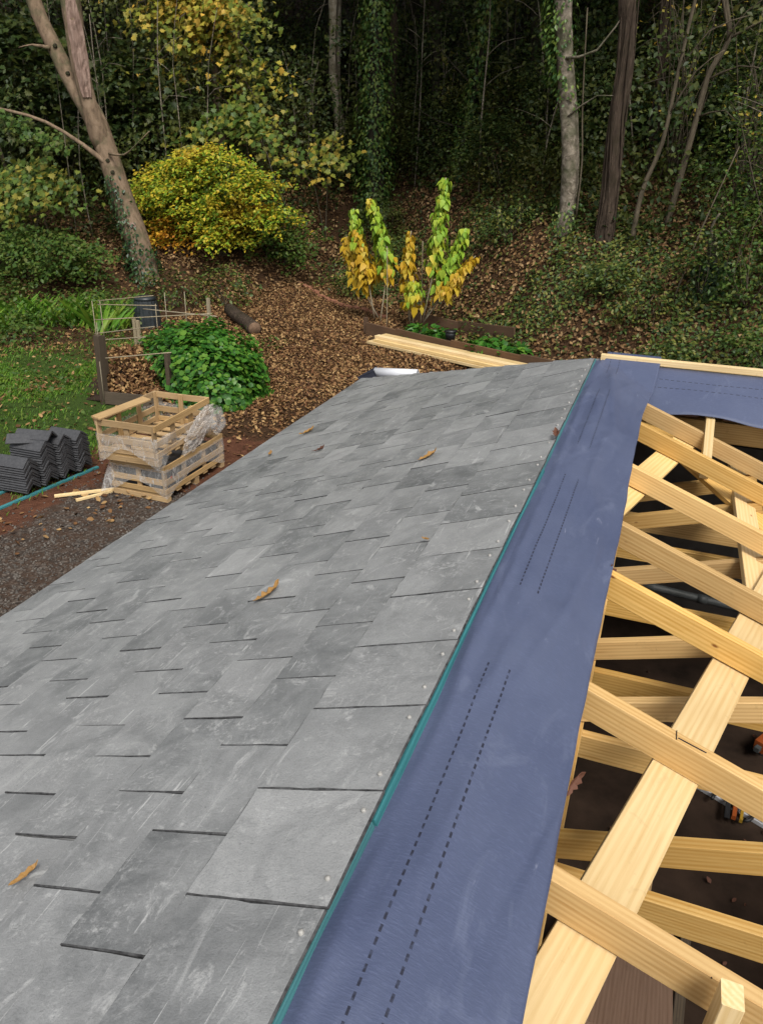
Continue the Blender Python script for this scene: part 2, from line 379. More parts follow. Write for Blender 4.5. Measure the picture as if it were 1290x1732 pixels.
TEMPL['maple'] = (np.array([(x, y, .16*abs(x)-.12*y*y) for x, y in _o]+[(0, .34, 0)]), np.array([(i, (i+1) % len(_o), len(_o)) for i in range(len(_o))]))
_r = [(.5*math.sin(a), .5-.5*math.cos(a)) for a in np.linspace(0, 2*math.pi, 9)[:-1]]
TEMPL['round'] = (np.array([(x, y, .05*math.cos(4*x)) for x, y in _r]+[(0, .45, -.06)]), np.array([(i, (i+1) % 8, 8) for i in range(8)]))
TEMPL['blade'] = (np.array([(-.05, 0, 0), (.05, 0, 0), (.03, .55, .10), (0, 1, .38)]), np.array([(0, 1, 2), (0, 2, 3)]))
TEMPL['heart'] = (np.array([(0, 0, 0), (.34, .12, .05), (.30, .5, .02), (0, 1.05, -.22), (-.30, .5, .02), (-.34, .12, .05), (0, .4, -.02)]), np.array([(0, 1, 6), (1, 2, 6), (2, 3, 6), (3, 4, 6), (4, 5, 6), (5, 0, 6)]))
def nrm(v): return v/np.maximum(np.linalg.norm(v, axis=-1, keepdims=True), 1e-9)
def leaves(P, N, T, S, tmpl):
    """leaf geometry: positions, normals, tip directions, sizes"""
    tv, tf = TEMPL[tmpl]; N = nrm(N); T = nrm(T-N*np.sum(T*N, axis=1, keepdims=True)); X = np.cross(T, N)
    S = np.asarray(S)[:, None, None]
    V = P[:, None, :]+S*(tv[None, :, 0:1]*X[:, None, :]+tv[None, :, 1:2]*T[:, None, :]+tv[None, :, 2:3]*N[:, None, :])
    F = tf[None]+(np.arange(len(P))*len(tv))[:, None, None]
    return V.reshape(-1, 3), F.reshape(-1, 3)
def leaf_obj(name, sets, mat, parent=None, origin=(0, 0, 0)):
    Vs, Fs, k = [], [], 0; o = np.array(origin, float)
    for V, F in sets: Vs.append(V-o); Fs.append(F+k); k += len(V)
    return obj(name, trimesh(name, np.concatenate(Vs), np.concatenate(Fs)), mat, parent, Matrix.Translation(origin))
def rv(n, s=1.0): return rng.normal(0, s, (n, 3))
UP = np.array([0, 0, 1.])
def crown(c, rad, n, size, tmpl='diamond', clumps=40, flat=.45, cr=.28, shell=.55, droop=.4, tilt=.7):
    """leaves gathered in flattened clumps spread over an ellipsoid"""
    c = np.array(c, float); rad = np.array(rad, float)
    d = nrm(rv(clumps)); rr = shell+(1-shell)*rng.random(clumps)**.6
    cc = d*rr[:, None]*rad
    k = rng.integers(0, clumps, n); q = rv(n)*np.array([1, 1, flat])*cr*rad.mean()*(.5+rng.random(clumps)[k][:, None])
    P = c+cc[k]+q
    out = nrm(cc[k]+q*1.2)
    N = UP+rv(n, tilt)*.7+out*.45; T = out*.8+rv(n, .7)-UP*droop
    return leaves(P, N, T, size*rng.uniform(.6, 1.3, n), tmpl)

# ------------------------------------------------------------------ terrain
TX = [-60, -30, -18, -13, -10.5, -9, -7.5, -5.5, -2.5, 0, 4, 12, 60]
TY = [12, 12, 12.5, 13.8, 16.5, 18.8, 18.8, 17.0, 13.9, 12.6, 11.6, 11.0, 11]
def hz(X, Y):
    X = np.asarray(X, float); Y = np.asarray(Y, float)
    d = np.maximum(0, Y-np.interp(X, TX, TY)); g = .06*np.maximum(0, np.minimum(Y, 60)-11)/(1+np.exp(np.clip((X+1.5)*2, -50, 50)))
    return g+(.62-.3/(1+np.exp(np.clip((X+9.5)*1.5, -50, 50))))*np.minimum(d, 6)*(1-np.exp(-d/.8))+.42*np.maximum(0, d-6)
def lump(X, Y): 
    return .05*np.sin(X*1.7+Y*.6)*np.sin(Y*1.3-X*.4)+.03*np.sin(X*3.9+1)*np.sin(Y*3.1)
def gz(X, Y):
    X = np.asarray(X, float); Y = np.asarray(Y, float)
    k = np.clip((Y-8.5)/4, 0, 1)+np.clip((-X-7)/3, 0, 1)
    return hz(X, Y)+lump(X, Y)*np.clip(k, 0, 1)
def in_building(X, Y):
    return ((X > -2.45) & (X < 1.95) & (Y < 6.5)) | ((X > -2.45) & (Y > 2.25) & (Y < 6.5))
def smooth(a, b, x): t = np.clip((x-a)/(b-a), 0, 1); return t*t*(3-2*t)
def build_ground():
    xs = np.concatenate([np.linspace(-260, -32, 24), np.arange(-30, 9, .2), np.linspace(10, 200, 22)])
    ys = np.concatenate([np.linspace(-120, 1, 20), np.arange(2, 34, .2), np.linspace(35, 260, 36)])
    X, Y = np.meshgrid(xs, ys); Z = gz(X, Y); nx, ny = len(xs), len(ys)
    V = np.stack([X, Y, Z], -1).reshape(-1, 3)
    i = np.arange(nx*ny).reshape(ny, nx); a, b, c, d = i[:-1, :-1].ravel(), i[:-1, 1:].ravel(), i[1:, 1:].ravel(), i[1:, :-1].ravel()
    me = trimesh('ground', V, np.concatenate([np.stack([a, b, c], 1), np.stack([a, c, d], 1)]))
    me.polygons.foreach_set('use_smooth', [True]*len(me.polygons))
    x, y = V[:, 0], V[:, 1]
    soil = smooth(-8.2, -7.0, x)*smooth(9.6, 7.6, y)*.9 + smooth(-5.6, -4.8, x)*smooth(12.5, 9.5, y)*.35
    grav = smooth(-6.6, -5.6, x+(y-5)*.05)*smooth(7.6, 6.2, y)
    turf = smooth(-6.3, -7.4, x)*smooth(12.6, 10.8, y)*smooth(5.6, 6.8, y)*.75
    ca = me.color_attributes.new('zone', 'FLOAT_COLOR', 'POINT')
    ca.data.foreach_set('color', np.stack([np.clip(soil, 0, 1), np.clip(grav, 0, 1), np.clip(turf, 0, 1), np.ones_like(x)], 1).astype(np.float32).ravel())
    tag(obj('ground', me, 'ground'), kind='structure')
build_ground()

# ------------------------------------------------------------------ the garage
AL = R(21.4); ca_, sa_ = math.cos(AL), math.sin(AL); TA = math.tan(AL)
XT, ZT = -.3305, 2.667           # upper edge of the slates
SE = 2.36                        # slope length
garage = thing('garage', (-.25, 2.0, 0), 'half-roofed garage with slated left slope, blue membrane ridge and bare timber trusses', 'garage')
def sp(s, Y, n=0):               # point on the slated slope: distance down, along, height above the slate plane
    return (XT-s*ca_-n*sa_, Y, ZT-s*sa_+n*ca_)
def hipY(s): return 4.40+.87*s*ca_
# deck under the slates
mb = MB(); n0 = -.030
q = [sp(.03, -3.2, n0), sp(.03, hipY(.03)-.02, n0), sp(SE-.03, hipY(SE)-.05, n0), sp(SE-.03, -3.2, n0)]
q2 = [(x, y, z-.012) for x, y, z in q]
mb.add(q+q2, [(0, 1, 2, 3), (7, 6, 5, 4), (0, 4, 5, 1), (1, 5, 6, 2), (2, 6, 7, 3), (3, 7, 4, 0)])
slate_roof = obj('slate_roof', mb.mesh('slate_roof'), 'underlay_dark', garage); slate_roof['label'] = 'grey natural slate roof slope'
def clip_poly(P, f):
    out = []
    for i in range(len(P)):
        a, b = P[i], P[(i+1) % len(P)]; fa, fb = f(a), f(b)
        if fa <= 0: out.append(a)
        if (fa < 0 < fb) or (fb < 0 < fa):
            t = fa/(fa-fb); out.append((a[0]+(b[0]-a[0])*t, a[1]+(b[1]-a[1])*t))
    return out
def slate(s0, s1, y0, y1, h0, h1, course):
    j = lambda k: random.uniform(-k, k)
    P = []
    for i in range(8): P.append((s0+(s1-s0)*i/8, y0+j(.0009)))
    for i in range(7): P.append((s1+j(.0026), y0+(y1-y0)*i/7))
    for i in range(8): P.append((s1+(s0-s1)*i/8, y1+j(.0009)))
    P.append((s0+j(.002), y1)); P.append((s0, (y0+y1)/2))
    P = clip_poly(P, lambda p: p[1]-hipY(p[0]))
    P = clip_poly(P, lambda p: p[0]-SE)
    if len(P) < 3: return
    ar = abs(sum(P[i][0]*P[(i+1) % len(P)][1]-P[(i+1) % len(P)][0]*P[i][1] for i in range(len(P))))/2
    if ar < .004: return
    th = random.uniform(.0042, .0052); cx = sum(p[0] for p in P)/len(P); cy = sum(p[1] for p in P)/len(P)
    lift = random.choice((0, 0, 0, .0004, .0008, .002)); tw = j(.002)
    o = Vector(sp(cx, cy, 0)); Rm = Matrix(((-ca_, 0, -sa_), (0, 1, 0), (-sa_, 0, ca_)))   # local x down slope, y along, z normal
    def hh(p): return h0+(h1-h0)*(p[0]-s0)/(s1-s0)-.019+lift*(p[0]-s0)/(s1-s0)+tw*(p[1]-cy)*(p[0]-s0)/(s1-s0)
    n = len(P); top = []; mid = []; bot = []
    for p in P:
        z = hh(p); ex, ey = cx-p[0], cy-p[1]; L = math.hypot(ex, ey)
        k = random.uniform(.0015, .004)/L
        top.append((p[0]+ex*k-cx, p[1]+ey*k-cy, z+th)); mid.append((p[0]-cx, p[1]-cy, z+th-random.uniform(.001, .003))); bot.append((p[0]-cx, p[1]-cy, z))
    V = top+mid+bot; F = [tuple(range(n-1, -1, -1)), tuple(range(2*n, 3*n))]; mi = [0, 1]
    for a in range(n):
        b = (a+1) % n; F += [(a, b, b+n, a+n), (a+n, b+n, b+2*n, a+2*n)]; mi += [1, 1]
    me = pymesh('slate', V, F); 
    me.materials.append(M['slate']); me.materials.append(M['slate_edge']); me.polygons.foreach_set('material_index', mi)
    m = Rm.to_4x4(); m.translation = o
    me.flip_normals() if me.polygons[0].normal.z < 0 else None
    return put(bpy.data.objects.new('slate', me), slate_roof, m)
NC = 12; GAU = .1892; LEN = .46; WD = .2505
def build_slates():
    nails = MB()
    for k in range(NC):
        tail = .279+k*GAU
        if k == 0: s0, h0, h1 = 0, .0085, .0170
        else: s0, h0, h1 = max(.006, tail-LEN), 0, .016
        if tail-LEN < 0 and k: h0 = .016*(1-(tail-s0)/LEN)
        off = .7035 if k % 2 == 0 else .7035-.125
        off += random.uniform(-.012, .012)
        y = off-math.ceil((off+.28)/WD)*WD
        while y < hipY(tail)+.05:
            g = random.choice((.0001, .0002, .0003, .0005, .0008, .002)); wj = random.uniform(-.0006, .0006)
            slate(s0+random.uniform(0, .004), tail+random.uniform(-.004, .004), y+g+wj, y+WD-g+random.uniform(-.0008, .0003), h0, h1, k)
            if k == 0:
                for fy in (.2, .78):
                    yy = y+WD*fy+random.uniform(-.012, .012); ss = .026+random.uniform(-.005, .005)
                    if yy > -.3 and yy < hipY(ss)-.03:
                        V, F = [], []; r = .0046
                        for (rr, zz) in ((r, -.006), (r, .0005), (r*.75, .0018)): V += [(rr*math.cos(a*math.pi/4), rr*math.sin(a*math.pi/4), zz) for a in range(8)]
                        for i in range(2):
                            for a in range(8): F.append((i*8+a, i*8+(a+1) % 8, (i+1)*8+(a+1) % 8, (i+1)*8+a))
                        F.append(tuple(range(16, 24)))
                        m = Matrix(((-ca_, 0, -sa_), (0, 1, 0), (-sa_, 0, ca_))).to_4x4(); m = m @ Matrix.Rotation(random.uniform(-.2, .2), 4, 'X')
                        m.translation = Vector(sp(ss, yy, -.0018)); obj('nail', pymesh('nail', V, F, True), 'nail', slate_roof, m)
            y += WD
build_slates()
# teal battens under the slate heads
for a, b, dx in ((-3.0, .88, 0), (.884, 2.62, .003), (2.624, 4.42, -.002)):
    p0, p1 = Vector(sp(.0245-dx, a, -.0203)), Vector(sp(.0245-dx, b, -.0203)); beam('batten', p0, p1, .050, .0175, 'timber_teal', garage, up=(-sa_, 0, ca_), wob=.003)
# battens further down, seen only at the eaves end
for k in range(1, 12):
    s_ = .10+k*.1892; 
# far slope of the wing and its slates
XR = 6.0
mb = MB()
V = [(-.36, 4.42, 2.655), (XR, 4.42, 2.655), (XR, 6.60, 1.79), (-2.50, 6.36, 1.79)]
mb.add(V+[(x, y, z-.02) for x, y, z in V], [(3, 2, 1, 0), (4, 5, 6, 7), (0, 1, 5, 4), (1, 2, 6, 5), (2, 3, 7, 6), (3, 0, 4, 7)])
obj('far_slope', mb.mesh('far_slope'), 'slate', garage)

# trusses
XA, ZA = -.25, 2.652             # apex, top of rafters
RY = [0.973, 1.526, 2.101, 2.47, 3.04, 3.622, 3.97]
RY = [-2.2, -1.6, -1.0, -.35, .3]+RY[0:]
RD, RW = .080, .035
def rz_(X): return ZA-abs(X-XA)*TA
dn = RD/2/ca_
for i, Y in enumerate(RY):
    T_ = part_empty('roof_truss', garage, (XA, Y, 1.84))
    xr = 1.98; xl = -2.50
    if Y > 4.3: xr = .3
    beam('rafter', (XA+.022, Y, rz_(XA+.022)-dn), (xr, Y, rz_(xr)-dn), RW, RD, 'timber_new', T_, wob=.004)
    beam('rafter', (XA-.022, Y, rz_(XA-.022)-dn-.05), (xl, Y, rz_(xl)-dn-.05), RW, RD, 'timber_new', T_)
    beam('tie_beam', (-1.92, Y, 1.889), (1.62, Y, 1.889), RW, .095, 'timber_new', T_, wob=.003)
    for s in (1, -1):
        x0, x1 = XA+s*.02, XA+s*.83; z0 = 1.937+.05; z1 = rz_(x1)-dn*2-.02-(.05 if s < 0 else 0)
        beam('strut', (x0+s*.06, Y, z0), (x1, Y, z1), RW, .075, 'timber_new', T_, wob=.003)
    beam('king_post', (XA, Y, 1.94), (XA, Y, ZA-.19), RW, .08, 'timber_new', T_, up=(1, 0, 0))
# bracing boards under the rafters and binders on the ties
def under(X, off): return rz_(X)-off/ca_
RN = (sa_, 0, ca_)
def brace(x0, y0, x1, y1, off=.094, wd=.112, mat='timber_brace'):
    beam('brace', (x0, y0, under(x0, off)), (x1, y1, under(x1, off)), wd, .022, mat, garage, up=RN)
brace(-.155, .20, .72, 3.42)
brace(-.13, 2.50, .42, 4.95, .096)
brace(.50, 2.2, .495, 4.34, .1185, .105)
brace(-.02, -.9, .45, .30)
beam('binder', (-.062, -.8, 1.964), (-.062, 4.3, 1.964), .072, .045, 'timber_new', garage)
beam('binder', (.86, 2.4, 1.964), (.86, 4.3, 1.964), .072, .045, 'timber_new', garage)
# wing: ridge board, jack rafters, membrane
beam('ridge_board', (-.24, 4.42, 2.565), (XR, 4.42, 2.565), .05, .13, 'timber_pale', garage)
beam('ridge_batten', (-.30, 4.425, 2.668), (XR, 4.455, 2.668), .038, .034, 'timber_pale', garage)
beam('purlin', (.06, 4.33, 2.345), (XR, 4.33, 2.345), .045, .115, 'timber_new', garage)
for X in (.31, .86, 1.43, 2.0, 2.6, 3.2, 3.8, 4.4, 5.0, 5.6):
    y1 = 4.42-(X-XA)*.93 if X < 2.2 else 2.2
    y1 = max(y1, 2.2)
    if X < .5: y1 = 3.72
    zt = lambda y: ZA-.012-(4.42-y)*TA
    beam('jack_rafter', (X, 4.39, zt(4.39)-dn), (X, y1, zt(y1)-dn), .042, RD, 'timber_pale' if X < .5 else 'timber_new', garage)
beam('valley_board', (XA+.05, 4.36, ZA-.16), (1.9, 2.25, rz_(1.9)-.15), .15, .025, 'timber_new', garage)

def grid_obj(name, fx, nu, nv, mat, parent, th=.0012):
    V = [fx(i/(nu-1), j/(nv-1)) for i in range(nu) for j in range(nv)]
    F = [(i*nv+j, i*nv+j+1, (i+1)*nv+j+1, (i+1)*nv+j) for i in range(nu-1) for j in range(nv-1)]
    pts = [v[0] for v in V]; uv = [v[1] for v in V]
    me = pymesh(name, pts, F, True); ul = me.uv_layers.new(name='UVMap')
    for lp in me.loops: ul.data[lp.index].uv = uv[lp.vertex_index]
    o = obj(name, me, mat, parent)
    if th: md = o.modifiers.new('thickness', 'SOLIDIFY'); md.thickness = th; md.offset = 0
    return o
def n3(x, y, z): return mnoise.noise(Vector((x, y, z)))
def ridge_mem(u, v):
    Y = -3.0+(4.47+3.0)*u
    edge = .003*math.sin(Y*3.1+.4)+.005*n3(Y*1.3, 5, 0)+.003*n3(Y*7, 1, 0)
    edge -= .01*smooth(1.0, .3, Y)
    X = -.345+(.325+edge+.04*smooth(3.6, 4.47, Y))*v
    q_ = X-XA-.02; z = ZA+.004-.012-(.5*(TA+.10)*math.sqrt(q_*q_+.0016)+.5*(TA-.10)*q_)+.5*(TA+.10)*.04      # rounded over the apex
    free = smooth(0, .12, v)
    sag = 0
    if X > XA:
        dmin = min(abs(Y-r) for r in RY); sag = -.005*smooth(.02, .22, dmin)*smooth(.25, 1, v)
    z += sag*free
    z += free*(.003*n3(Y*2.1+X*3, X*9, 2)+.0018*n3(Y*9, X*20, 7)+.0035*(max(0, .22-abs(n3(Y*1.1+X*4, X*5-Y*.5, 1)))/.22)**2-.003*(max(0, .12-abs(n3(Y*2.3-X*6, X*7, 9)))/.12))
    z += .008*math.exp(-((X+.215-(Y-3.6)*.03)/.032)**2)*smooth(2.6, 3.3, Y)*smooth(4.45, 3.9, Y)
    z += .004*math.exp(-((X+.235)/.03)**2)*smooth(1.0, 1.4, Y)*smooth(2.2, 1.7, Y)
    z += .012*math.exp(-((X+.15+.05*(Y-1.6))/.05)**2)*smooth(.9, 1.5, Y)*smooth(2.6, 1.9, Y)*(.5+n3(Y*2, 3, 3))
    z += free*.0095*(max(0, .30-abs(n3(Y*.9-X*3.5, X*6+Y*.35, 4)))/.30)**1.5 + free*.008*n3(Y*1.3+X*6, X*5-Y, 12)
    z += .011*math.exp(-((X+.288+.008*math.sin(Y*2.2))/.013)**2)*(.35+.65*smooth(-.2, .5, n3(Y*.8, 2, 6)))       # soft fold beside the batten
    z += .012*math.exp(-((X+.17+.10*(Y-3.75))/.022)**2)*smooth(3.1, 3.5, Y)*smooth(4.4, 4.0, Y)
    z = max(z, (rz_(X) if X > XA+.06 else 0)+.0025) if v < .999 else z
    if X > XA-.02 and Y > 3.5: z = max(z, ZA+.019-(4.42-Y)*TA)
    return (X, Y, z), ((Y+3), X+.3305)
o = grid_obj('ridge_membrane', ridge_mem, 330, 40, 'membrane_ridge', garage); o['label'] = 'blue breather membrane draped over the main ridge with two printed dashed lines'
def wing_mem(u, v):
    X = -.06+(XR+.06)*u
    Y = 4.40-(.345+.02*math.sin(X*5)+.02*n3(X*2, 0, 4))*v
    if X < .8: Y += .0
    z = ZA-.001-(4.42-Y)*TA+.004
    dm = min(abs(X-x) for x in (.29, .86, 1.43, 2.0, 2.6, 3.2, 3.8, 4.4, 5.0, 5.6))
    z -= (.03*smooth(.03, .28, dm))*smooth(.2, 1, v)
    z += .004*n3(X*5, Y*9, 0)*smooth(0, .2, v)
    return (X, Y, z), (X, (4.40-Y))
o = grid_obj('wing_membrane', wing_mem, 200, 14, 'membrane_wing', garage); o['label'] = 'blue membrane strip hanging below the wing ridge'
# dark felt edge at the junction
beam('felt_strip', (-.22, 4.452, 2.676), (.03, 4.462, 2.672), .035, .008, 'underlay_dark', garage)
# walls and floor
def wall(x0, x1, y0, y1, z1): 
    return obj('wall', MB().box(x0, x1, y0, y1, -.1, z1).mesh('wall'), 'wall_block', garage)
wall(-2.36, -2.16, -3.1, 6.26, 1.70); wall(-2.16, XR, 6.06, 6.26, 1.70); wall(1.64, 1.84, -3.1, 2.5, 1.70); wall(1.84, XR, 2.3, 2.5, 1.70)
wall(-2.16, 1.64, -3.1, -2.9, 2.2); wall(XR-.2, XR, 2.5, 6.06, 2.3)
obj('floor', MB().box(-2.16, 1.64, -2.9, 6.06, -.05, .012).box(1.64, XR-.2, 2.5, 6.06, -.05, .012).mesh('floor'), 'floor_dirt', garage)
# fascia at the eaves
beam('fascia', sp(SE-.02, -3.2, -.10), sp(SE-.02, hipY(SE)-.1, -.10), .02, .12, 'timber_old', garage)
# small carpenter's marks on the nearest rafters
for (x, y0, y1) in ((.26, .94, .97), (.19, 1.47, 1.50)):
    Yk = RY[5] if y0 < 1.2 else RY[6]
    beam('pencil_mark', (x, Yk-.017, rz_(x)+.0006), (x, Yk+.016, rz_(x)+.0006), .0016, .001, 'ink', garage)
    beam('pencil_mark', (x+.004, Yk-.008, rz_(x+.004)+.0006), (x+.07, Yk-.004, rz_(x+.07)+.0006), .0014, .001, 'ink', garage)
beam('noggin', (.272, .905, 2.26), (.280, .900, 2.505), .034, .045, 'timber_pale', garage, up=(0, 1, 0))

# ------------------------------------------------------------------ things on the garage floor
t = thing('plywood_sheet', (.42, 2.75, .012), 'pinkish brown plywood sheet leaning inside the garage below the nearest rafter', 'board')
V, F = chamfer_box(1.25, .40, .018)
beam('panel', (.33, 2.05, .52), (.40, 3.1, .03), .36, .018, 'ply_pink', t, up=(0, .4, 1))
t = tag(beam('treated_post', (.06, 1.9, .70), (.15, 3.0, .06), .14, .05, 'timber_green', None, up=(0, .5, 1)), 'greenish treated timber plank beside the plywood sheet in the garage', 'plank')
tag(beam('timber_offcut', (.60, 2.45, .05), (.64, 3.0, .05), .05, .05, 'timber_old', None), 'dark narrow timber offcut right of the plywood sheet on garage floor', 'offcut')
tag(beam('timber_batten', (.385, 2.95, .04), (.425, 3.42, .04), .022, .03, 'timber_crate', None), 'left of two thin battens lying on the dark garage floor', 'batten')
tag(beam('timber_batten', (.425, 2.95, .04), (.465, 3.42, .04), .022, .03, 'timber_crate', None), 'right of two thin battens lying on the dark garage floor', 'batten')
tag(beam('white_board', (.55, 4.28, .03), (1.5, 3.80, .03), .14, .03, 'white_plastic', None), 'dirty white board lying on garage floor under the trusses', 'board')
tag(beam('white_board', (.85, 4.10, .055), (1.8, 3.60, .055), .07, .02, 'white_plastic', None), 'narrow white trim lying across the larger white board', 'board')
t = thing('hand_saw', (.93, 3.95, .08), 'orange and yellow handled tool lying across the white board', 'tool')
beam('handle', (.90, 3.88, .085), (.93, 4.10, .085), .025, .03, 'orange_plastic', t); beam('handle', (.94, 3.87, .085), (.97, 4.09, .085), .018, .028, 'yellow_paint', t)
beam('blade', (.86, 3.86, .09), (.89, 4.12, .09), .03, .006, 'black_rubber', t)
t = thing('power_drill', (1.06, 4.62, .012), 'orange and black power tool on the garage floor at the far right', 'tool')
beam('body', (1.08, 4.56, .12), (1.18, 4.72, .12), .07, .08, 'orange_plastic', t); beam('grip', (1.13, 4.64, .012), (1.13, 4.64, .10), .045, .06, 'black_rubber', t, up=(0, 1, 0)); beam('chuck', (1.06, 4.52, .12), (1.08, 4.555, .12), .035, .035, 'grey_pipe', t)
hp = [(.78+.12*i/8*3, 4.0+.10*math.sin(i*1.1), .07+.01*math.cos(i), .011) for i in range(14)]
tag(tube('hose', hp, 'black_rubber', None, 7, 0), 'black hose curling over the white board on garage floor', 'hose')
t = thing('pipe', (.48, 4.6, 1.1), 'grey pipe with black letters hung under the trusses', 'pipe')
tube('tube', [(.16, 4.6, 1.16, .026), (.45, 4.6, 1.142, .026), (.80, 4.6, 1.12, .026)], 'grey_pipe', t, 12)
tube('collar', [(.50, 4.6, 1.139, .031), (.56, 4.6, 1.135, .031)], 'grey_pipe', t, 12)
cu = bpy.data.curves.new('lettering', 'FONT'); cu.body = 'BW'; cu.size = .062; cu.extrude = .001; cu.materials.append(M['ink'])
tmp = bpy.data.objects.new('tmp', cu); lme = bpy.data.meshes.new_from_object(tmp); bpy.data.objects.remove(tmp); ob = bpy.data.objects.new('lettering', lme); m = Matrix.Rotation(R(52), 4, 'X'); m.translation = (.335, 4.574, 1.135); put(ob, t, m)
for X in (.2, .76): tube('hanger', [(X, 4.6, 1.16, .004), (X, 4.6, 1.5, .004), (X, 4.62, 1.85, .004)], 'black_rubber', t, 5, sub=1)
n = 60; P = np.stack([rng.uniform(.0, 1.6, n), rng.uniform(2.3, 5.5, n), np.full(n, .03)], 1)
tag(leaf_obj('floor_debris', [leaves(P, UP+rv(n, .4), rv(n), rng.uniform(.02, .05, n), 'curl')], 'leaf_brown'), 'brown leaves and scraps scattered over the garage floor', 'debris', kind='stuff')

# ------------------------------------------------------------------ fallen leaves on the roof
def fallen(loc, size, rz, mat, label, curl=.35, normal=(-sa_, 0, ca_), tmpl='oak'):
    oak = [(0, 0, .02), (.10, .10, .03), (.16, .22, .05), (.12, .30, .03), (.26, .42, .10), (.17, .52, .05), (.25, .66, .12), (.13, .76, .07), (.11, .9, .10), (0, 1, .16)]
    L = oak+[(-x*.9, y+.02, z+random.uniform(-.03, .06)) for x, y, z in oak[-2:0:-1]]
    V = []; n = len(L)
    for x, y, z in L: V.append((x*size*.72, (y-.5)*size, (z*curl*2+curl*.5*(y-.5)**2)*size))
    V += [(0, (y-.5)*size, curl*.35*(y-.5)**2*size) for y in (.2, .5, .8)]
    F = []
    for i in range(n):
        y = (L[i][1]+L[(i+1) % n][1])/2; c = n+(0 if y < .35 else 1 if y < .65 else 2); F.append((i, (i+1) % n, c))
    F += [(3, n, n+1), (n-3, n+1, n), (6, n+1, n+2), (n-6, n+2, n+1)]
    zz = Vector(normal).normalized(); yy = Vector((0, 1, 0)); yy = (yy-zz*yy.dot(zz)).normalized(); xx = yy.cross(zz)
    m = Matrix(((xx.x, yy.x, zz.x), (xx.y, yy.y, zz.y), (xx.z, yy.z, zz.z))).to_4x4() @ Matrix.Rotation(rz, 4, 'Z')
    m.translation = Vector(loc)+zz*.008
    t = obj('fallen_leaf', pymesh('fallen_leaf', V, F), mat, None, m)
    md = t.modifiers.new('thickness', 'SOLIDIFY'); md.thickness = .0012
    return tag(t, label, 'leaf', 'fallen leaves on the roof')
fallen(sp(.78, 1.84), .115, R(-25), 'leaf_fallen', 'long curled golden oak leaf in the middle of the slate roof', .5)
fallen(sp(.61, 3.07), .11, R(-40), 'leaf_fallen', 'golden leaf on slates just left of the ridge edge, halfway up', .45)
fallen(sp(1.54, 3.75), .09, R(-80), 'leaf_brown', 'small dark curled leaf between the two yellow leaves on far slates', .6)
fallen(sp(1.95, 4.38), .12, R(-50), 'leaf_fallen', 'farthest yellow leaf on the slates, near the hip corner', .5)
fallen(sp(2.03, 3.99), .08, R(20), 'leaf_fallen', 'small yellow leaf lying near the eaves of the slate roof', .5)
fallen(sp(.69, .71), .062, R(-28), 'leaf_fallen', 'oak leaf on slates at the lower left corner', .5)
fallen(sp(.29, 2.08), .035, R(60), 'leaf_fallen', 'tiny yellow leaf scrap near the top course of slates', .5)
fallen(sp(-.004, 2.96, .0), .085, R(10), 'leaf_brown', 'dry brown leaf caught on the teal batten', .6)
fallen((-.018, 2.12, rz_(-.018)-.02), .07, R(80), 'leaf_brown', 'dark leaf caught at membrane edge by the middle rafters', .6, (.6, -.4, .6))
fallen((-.020, 1.22, rz_(-.02)-.02), .06, R(10), 'leaf_brown', 'dark brown leaf hanging at the membrane edge near two rafters', .6, (.6, -.6, .5))

# ------------------------------------------------------------------ membrane roll at the hip corner
t = thing('membrane_roll', (-2.4, 6.45, 1.80), 'pale curled roll of membrane with dark end at the hip corner of the slates', 'roll')
def spiral(name, x0, x1, mat, r0=.032, r1=.046):
    V = []; F = []; N_ = 40
    for i in range(N_+1):
        a = i/N_*4*math.pi; r = r0+(r1-r0)*i/N_
        for x in (x0, x1): V.append((x, r*math.cos(a), r*math.sin(a)))
    for i in range(N_): F.append((2*i, 2*i+1, 2*i+3, 2*i+2))
    o = obj(name, pymesh(name, V, F, True), mat, t, Matrix.Translation((-2.45, 6.46, 1.835)) @ Matrix.Rotation(R(-4), 4, 'Y'))
    md = o.modifiers.new('thickness', 'SOLIDIFY'); md.thickness = .003; return o
spiral('sheet', 0, .42, 'white_plastic')
tube('core', [(-2.445, 6.46, 1.835, .031), (-2.05, 6.46, 1.862, .031)], 'dark_core', t, 14)
V = [(-2.44, 6.41, 1.86), (-2.45, 6.50, 1.885), (-2.62, 6.43, 1.775), (-2.57, 6.38, 1.760), (-2.40, 6.40, 1.79)]
o = obj('flap', pymesh('flap', V, [(0, 1, 2, 3, 4)]), 'dark_core', t); md = o.modifiers.new('thickness', 'SOLIDIFY'); md.thickness = .004

